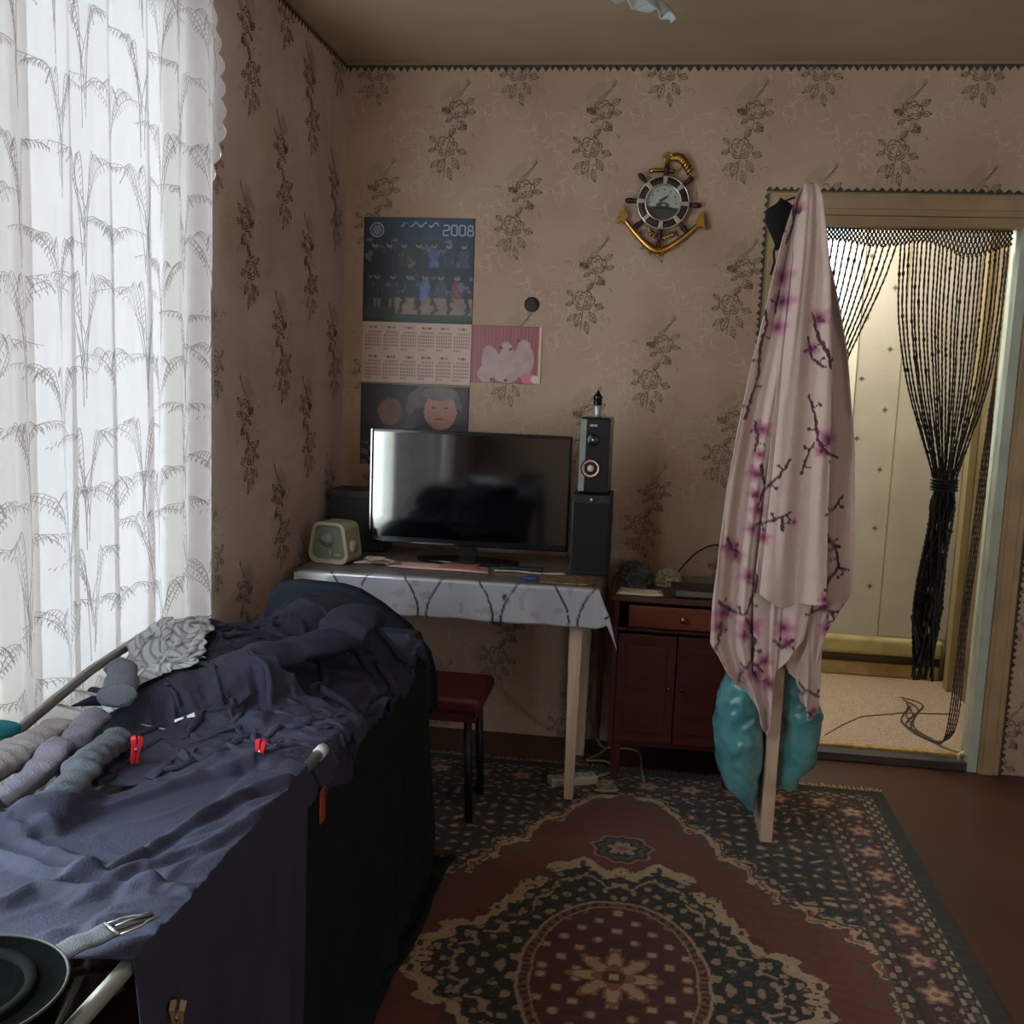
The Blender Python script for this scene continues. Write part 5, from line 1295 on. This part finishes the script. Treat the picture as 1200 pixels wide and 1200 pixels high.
# striped shirt, crumpled on the window side of the heap
n = 64
P = quad([(.135, -1.86), (.25, -1.76), (.345, -2.02), (.26, -2.20)], n, n, .95)
P = drape(P, .34/(n-1), .48/(n-1), 60, 9, seed=41, noise=.006, fric=.8)
a, b = np.meshgrid(np.arange(n), np.arange(n), indexing='ij')
cs = np.where(((a % 4) < 1)[..., None], s2l((134, 142, 156)), s2l((206, 214, 222)))
cs = np.where(((b % 13) < 1)[..., None], s2l((140, 148, 160)), cs)
M_str = mat('shirt_cotton', (180, 188, 196), .85, attr='Col', bump=(260, .3), sheen=.2)
cloth('shirt', P, M_str, 'pale blue-grey striped shirt crumpled beside the curtain on the rack', 'shirt', th=.002, col=cs); hadd(P)
# pale items hung along the rods
G_ = 'small washing on the rods by the window'
def knit(nm, c): return mat(nm, c, .9, bump=(300, .5, 2))
tubecloth('sock', [(.150, -2.60), (.142, -2.40), (.150, -2.30)], .024, .030, knit('teal_knit', (38, 130, 150)), None, 'teal blue knitted sock against the left rail of the rack', 'sock', 3, .03, .5, group=G_)
tubecloth('towel', [(.235, -2.72), (.212, -2.45), (.215, -2.24)], .042, .034, knit('pale_grey_towelling', (160, 156, 160)), None, 'pale grey ribbed hand towel hung along the rods next to the curtain', 'towel', 4, .09, .6, group=G_)
tubecloth('sock', [(.295, -2.62), (.282, -2.42), (.268, -2.23)], .022, .028, knit('mid_grey_knit', (118, 116, 130)), None, 'mid-grey sock between the pale towel and the darker ribbed sock', 'sock', 6, .05, .6, group=G_)
tubecloth('sock', [(.375, -2.60), (.350, -2.42), (.335, -2.29)], .028, .026, knit('dark_grey_knit', (84, 90, 98)), None, 'dark grey ribbed sock lying nearest the navy clothes on the rods', 'sock', 9, .13, .6, group=G_)
tubecloth('sock', [(.300, -2.235), (.275, -2.17), (.245, -2.13)], .030, .024, knit('slate_knit', (104, 108, 120)), None, 'small slate sock bunched under the striped shirt', 'sock', 12, .06, .7, group=G_)

# clothes pegs
def peg(name, p, m, label, tilt, rz):
    g = empty(name, p, label, 'clothes peg', 'clothes pegs'); g.rotation_euler = (tilt, 0.1, rz)
    for s in (-1, 1): MB().prism([(s*.0006, -.022), (s*.0060, -.022), (s*.0062, .0), (s*.0090, .020), (s*.0022, .022), (s*.0006, .004)], -.0065, .0065).build('jaw', m, g, .0006)
    MB().tube([(.0, -.0065, .002), (.0, .0065, .002)], .0042, 8).build('spring', M_silver, g)
M_red = mat('peg_red', (226, 44, 56), .4)
peg('clothes_peg', (.392, -2.345, .777), M_red, 'bright red plastic peg gripping a rod in the middle of the rack', .15, .6)
peg('clothes_peg', (.583, -2.300, .772), M_red, 'red plastic peg standing in the shadow near the rail end', -.1, .2)
peg('clothes_peg', (.6835, -2.800, .655), wood('peg_wood', (170, 140, 110), (146, 118, 90)), 'plain wooden peg clipped on the hanging side of the near garment', 0.5, .3)
tg = MB().box(.672, -2.262, .640, .675, -2.238, .700).build('hang_tag', mat('tag_orange_red', (176, 66, 40), .5, mottle=(40, (120, 40, 34), .4, .6)), None, .001); tag(tg, 'narrow orange-red tag hanging below the rail end against black cloth', 'tag')

# webbing belt with a side-release buckle
bt_ = empty('belt', (.63, -2.86, .775), 'grey webbing belt with a silver-edged clip buckle on the near garment edge', 'belt')
def bl_(p): return (p[0]-.63, p[1]+2.86, p[2]-.775)
P = np.zeros((16, 5, 3)); cpts = [(.588, -2.915, .778), (.612, -2.884, .782), (.634, -2.852, .783)]
for i in range(16):
    t = i/15; q = [np.interp(t, [0, .5, 1], [c[k] for c in cpts]) for k in range(3)]
    for j in range(5): w = (j-2)/2*.0165; P[i, j] = (q[0]-.63+w*.80, q[1]+2.86-w*.60, q[2]-.775+.0010*math.sin(i))
gridmesh('webbing', P, mat('webbing_grey', (92, 94, 98), .8, bump=(500, .8)), bt_, solid=.002)
dv = (.559, .829); nv = (.829, -.559); c0 = (.634, -2.852)
def bp_(s, w, z): return bl_((c0[0]+dv[0]*s+nv[0]*w, c0[1]+dv[1]*s+nv[1]*w, z))
MB().tube([bp_(0, -.0155, .784), bp_(0, .0155, .784)], .0022, 8).build('keeper_bar', M_silver, bt_)
for s in (-1, 1): MB().tube([bp_(0, s*.0150, .783), bp_(.018, s*.0150, .783), bp_(.030, s*.0130, .782), bp_(.036, s*.0085, .782), bp_(.052, s*.0070, .781)], .0013, 6).build('buckle_edge', M_silver, bt_)
MB().tube([bp_(.006, -.003, .784), bp_(.022, -.004, .784), bp_(.050, -.001, .782)], .0010, 6).build('buckle_edge', M_silver, bt_)
MB().add([bp_(0, -.014, .781), bp_(0, .014, .781), bp_(.030, .012, .780), bp_(.052, .006, .779), bp_(.052, -.006, .779), bp_(.030, -.012, .780)], [(0, 1, 2, 3, 4, 5)]).build('buckle_body', M_black, bt_)
bt_.children[-1].modifiers.new('solid', 'SOLIDIFY').thickness = .003

# round black cap at the near end of the rack
bg = empty('hat', (.568, -3.005, ZR+.004), 'round flat black felt hat lying at the near left end of the rack', 'hat')
M_hat = mat('hat_black', (8, 11, 10), .9, spec=.02, bump=(90, .5))
MB().lathe((0, 0, 0), [(0, .002), (.066, .002), (.084, .016), (.0945, .046), (.0945, .052), (.091, .0515), (.086, .0455), (.075, .0455), (.0, .044)], 56).build('crown', M_hat, bg)
MB().lathe((-.010, .004, 0), [(.060, .044), (.062, .050), (.071, .050), (.073, .044)], 56).build('band_seam', mat('hat_band_grey', (24, 28, 26), .9, spec=.02), bg)
MB().tube([(.0935*math.cos(a), .0935*math.sin(a), .053) for a in [2*PI*k/56 for k in range(56)]], .0018, 6, closed=True).build('brim_edge', mat('brim_edge_grey', (58, 62, 58), .6), bg)
# 4 near garment stretched smooth over the right rail, hanging down
n, m = 140, 120; P = np.zeros((n, m, 3)); Lu = 1.00
for i in range(n):
    for j in range(m):
        t = j/(m-1); a = (.545+(.20-.545)*min(1, t*1.15))+ (0)
        s = i/(n-1); top = .655-a; tot = top+.55; q = s*tot
        y0 = -2.285-.585*t
        if q < top: P[i, j] = (a+q, y0-.0*(top-q), .80)
        else: P[i, j] = (.672, y0, .775-(q-top))
# rest lengths vary per row, so keep them in arrays
RU = (np.linspace(.66, 1.005, m)[None, :, None]*1.035)/(n-1)
def drape_var(P, ru, rv, steps, iters, xe, seed, noise, g=.0016, fric=.7, flo=.05):
    n, m = P.shape[:2]
    P = P+np.stack([(fbm(*np.meshgrid(np.arange(n)*.17+k*9, np.arange(m)*.17, indexing='ij'), seed=seed+k)-.47)*noise*6 for k in range(3)], -1)
    V = np.zeros_like(P)
    def con(a, b, rest, k, one=False):
        d = b-a; l = np.sqrt((d*d).sum(-1, keepdims=True))+1e-9; c = d*((l-rest)/l)*.5*k
        if one: c = np.where(l < rest, c, 0)
        a += c; b -= c
    for st in range(steps):
        old = P.copy(); V *= .93; P = P+V; P[..., 2] -= g
        for it in range(iters):
            for s in (0, 1):
                k = (n-s)//2; con(P[s:s+2*k:2], P[s+1:s+2*k:2], ru, 1); k = (m-s)//2; con(P[:, s:s+2*k:2], P[:, s+1:s+2*k:2], rv, 1)
            con(P[:-1, :-1], P[1:, 1:], np.sqrt(ru[:, :-1]**2+rv**2), .35); con(P[1:, :-1], P[:-1, 1:], np.sqrt(ru[:, :-1]**2+rv**2), .35)
            con(P[:-2], P[2:], 2*ru, .3, True); con(P[:, :-2], P[:, 2:], 2*rv, .3, True)
        x, y, z = P[..., 0], P[..., 1], P[..., 2]
        hh = hsamp(np.minimum(x, xe-.02), y); side = (old[..., 0] >= xe-1e-5) & (z < hh-.002); x = np.where(side, np.maximum(x, xe), x)
        h = np.where(x >= xe-1e-6, flo, np.maximum(hsamp(x, y), flo)); hit = z < h; z = np.where(hit, h, z)
        x = np.where(hit, old[..., 0]+(x-old[..., 0])*(1-fric), x); y = np.where(hit, old[..., 1]+(y-old[..., 1])*(1-fric), y)
        P = np.stack([x, y, z], -1); V = P-old; sp = np.sqrt((V*V).sum(-1, keepdims=True)); V = V*np.minimum(1, .02/(sp+1e-9))
    return P
hfill(lambda X, Y: np.where((X > .585) & (X < .68) & (Y < -2.19), .7585, 0))
def ridge(p, q, w, h):
    p = np.array(p); q = np.array(q); d = q-p; l2 = d@d
    def fn(X, Y):
        t = np.clip(((X-p[0])*d[0]+(Y-p[1])*d[1])/l2, 0, 1); r = np.hypot(X-p[0]-t*d[0], Y-p[1]-t*d[1])
        return np.where(r < 3*w, .7585+h*np.exp(-(r/w)**2)*np.sin(PI*(.12+.84*t))-.004, 0)
    hfill(fn)
P = drape_var(P, RU, .635/(m-1), 55, 8, .669, 31, .006)
ng = empty('garment', (0, 0, 0), 'large smooth slate-navy garment stretched over the near right rail and hanging down', 'garment')
ii, jj = np.meshgrid(np.arange(n), np.arange(m), indexing='ij')
top_ = np.clip((.667-P[..., 0])/.02, 0, 1)
al = (P[..., 0]-.65)*.80+(P[..., 1]+2.3)*.60; ac = -(P[..., 0]-.65)*.62+(P[..., 1]+2.3)*.78
w = fbm(P[..., 0]*9, P[..., 1]*9, seed=77)
st_ = 1-np.abs(2*vnoise(ac*34+2.5*w, al*7+1.5*w, None, 55)-1); s3 = 1-np.abs(2*vnoise(ac*70+2*w, al*12, None, 58)-1)
P[..., 2] += top_*(.0085*(st_-.45)*np.clip((P[..., 0]-.30)/.2, .35, 1)+.0030*(s3-.4))
FOLDS = [([(0.672, -2.37), (0.626, -2.423), (0.58, -2.554), (0.555, -2.649), (0.535, -2.690), (.50, -2.72)], .0085, .017), ([(0.30, -2.62), (0.374, -2.664), (0.466, -2.697), (0.545, -2.694), (0.564, -2.666)], .010, .018),
         ([(.40, -2.80), (0.454, -2.781), (0.463, -2.729), (0.543, -2.731), (0.598, -2.709)], .012, .014), ([(.30, -2.60), (0.365, -2.615), (0.43, -2.64), (0.503, -2.661)], .010, .012), ([(0.674, -2.444), (0.635, -2.595), (0.587, -2.666)], .008, .008),
         ([(0.665, -2.521), (0.629, -2.633), (0.618, -2.722)], .006, .005), ([(0.677, -2.724), (0.578, -2.713), (0.54, -2.763)], .008, .007), ([(0.668, -2.804), (0.594, -2.801), (0.549, -2.829)], .007, .006), ([(.58, -2.33), (.50, -2.42), (.42, -2.56), (.36, -2.60)], .012, .014)]
for pl, w_, h_ in FOLDS:
    D_ = np.full(P.shape[:2], 9.0); SG = np.zeros(P.shape[:2])
    for (ax, ay), (bx, by) in zip(pl[:-1], pl[1:]):
        l2 = (bx-ax)**2+(by-ay)**2; t = np.clip(((P[..., 0]-ax)*(bx-ax)+(P[..., 1]-ay)*(by-ay))/l2, 0, 1)
        d = np.hypot(P[..., 0]-ax-t*(bx-ax), P[..., 1]-ay-t*(by-ay)); sg = np.sign((P[..., 0]-ax)*(by-ay)-(P[..., 1]-ay)*(bx-ax)); SG = np.where(d < D_, sg, SG); D_ = np.minimum(D_, d)
    sd = D_*SG
    P[..., 2] += np.clip((.672-P[..., 0])/.012, 0, 1)*h_*(np.exp(-((sd-.6*w_)/w_)**2)-.45*np.exp(-((sd+1.0*w_)/(w_*.8))**2))*(D_ < 1)
P[..., 2] = np.where(P[..., 0] < .66, np.maximum(P[..., 2], .7520), P[..., 2])
P[..., 0] += (1-top_)*np.clip((.74-P[..., 2])/.1, 0, 1)*.010*vnoise(P[..., 1]*22, P[..., 2]*3, None, 60)
cloth('garment_cloth', P, M_navy, None, None, None, ng); hadd(P); PN = P
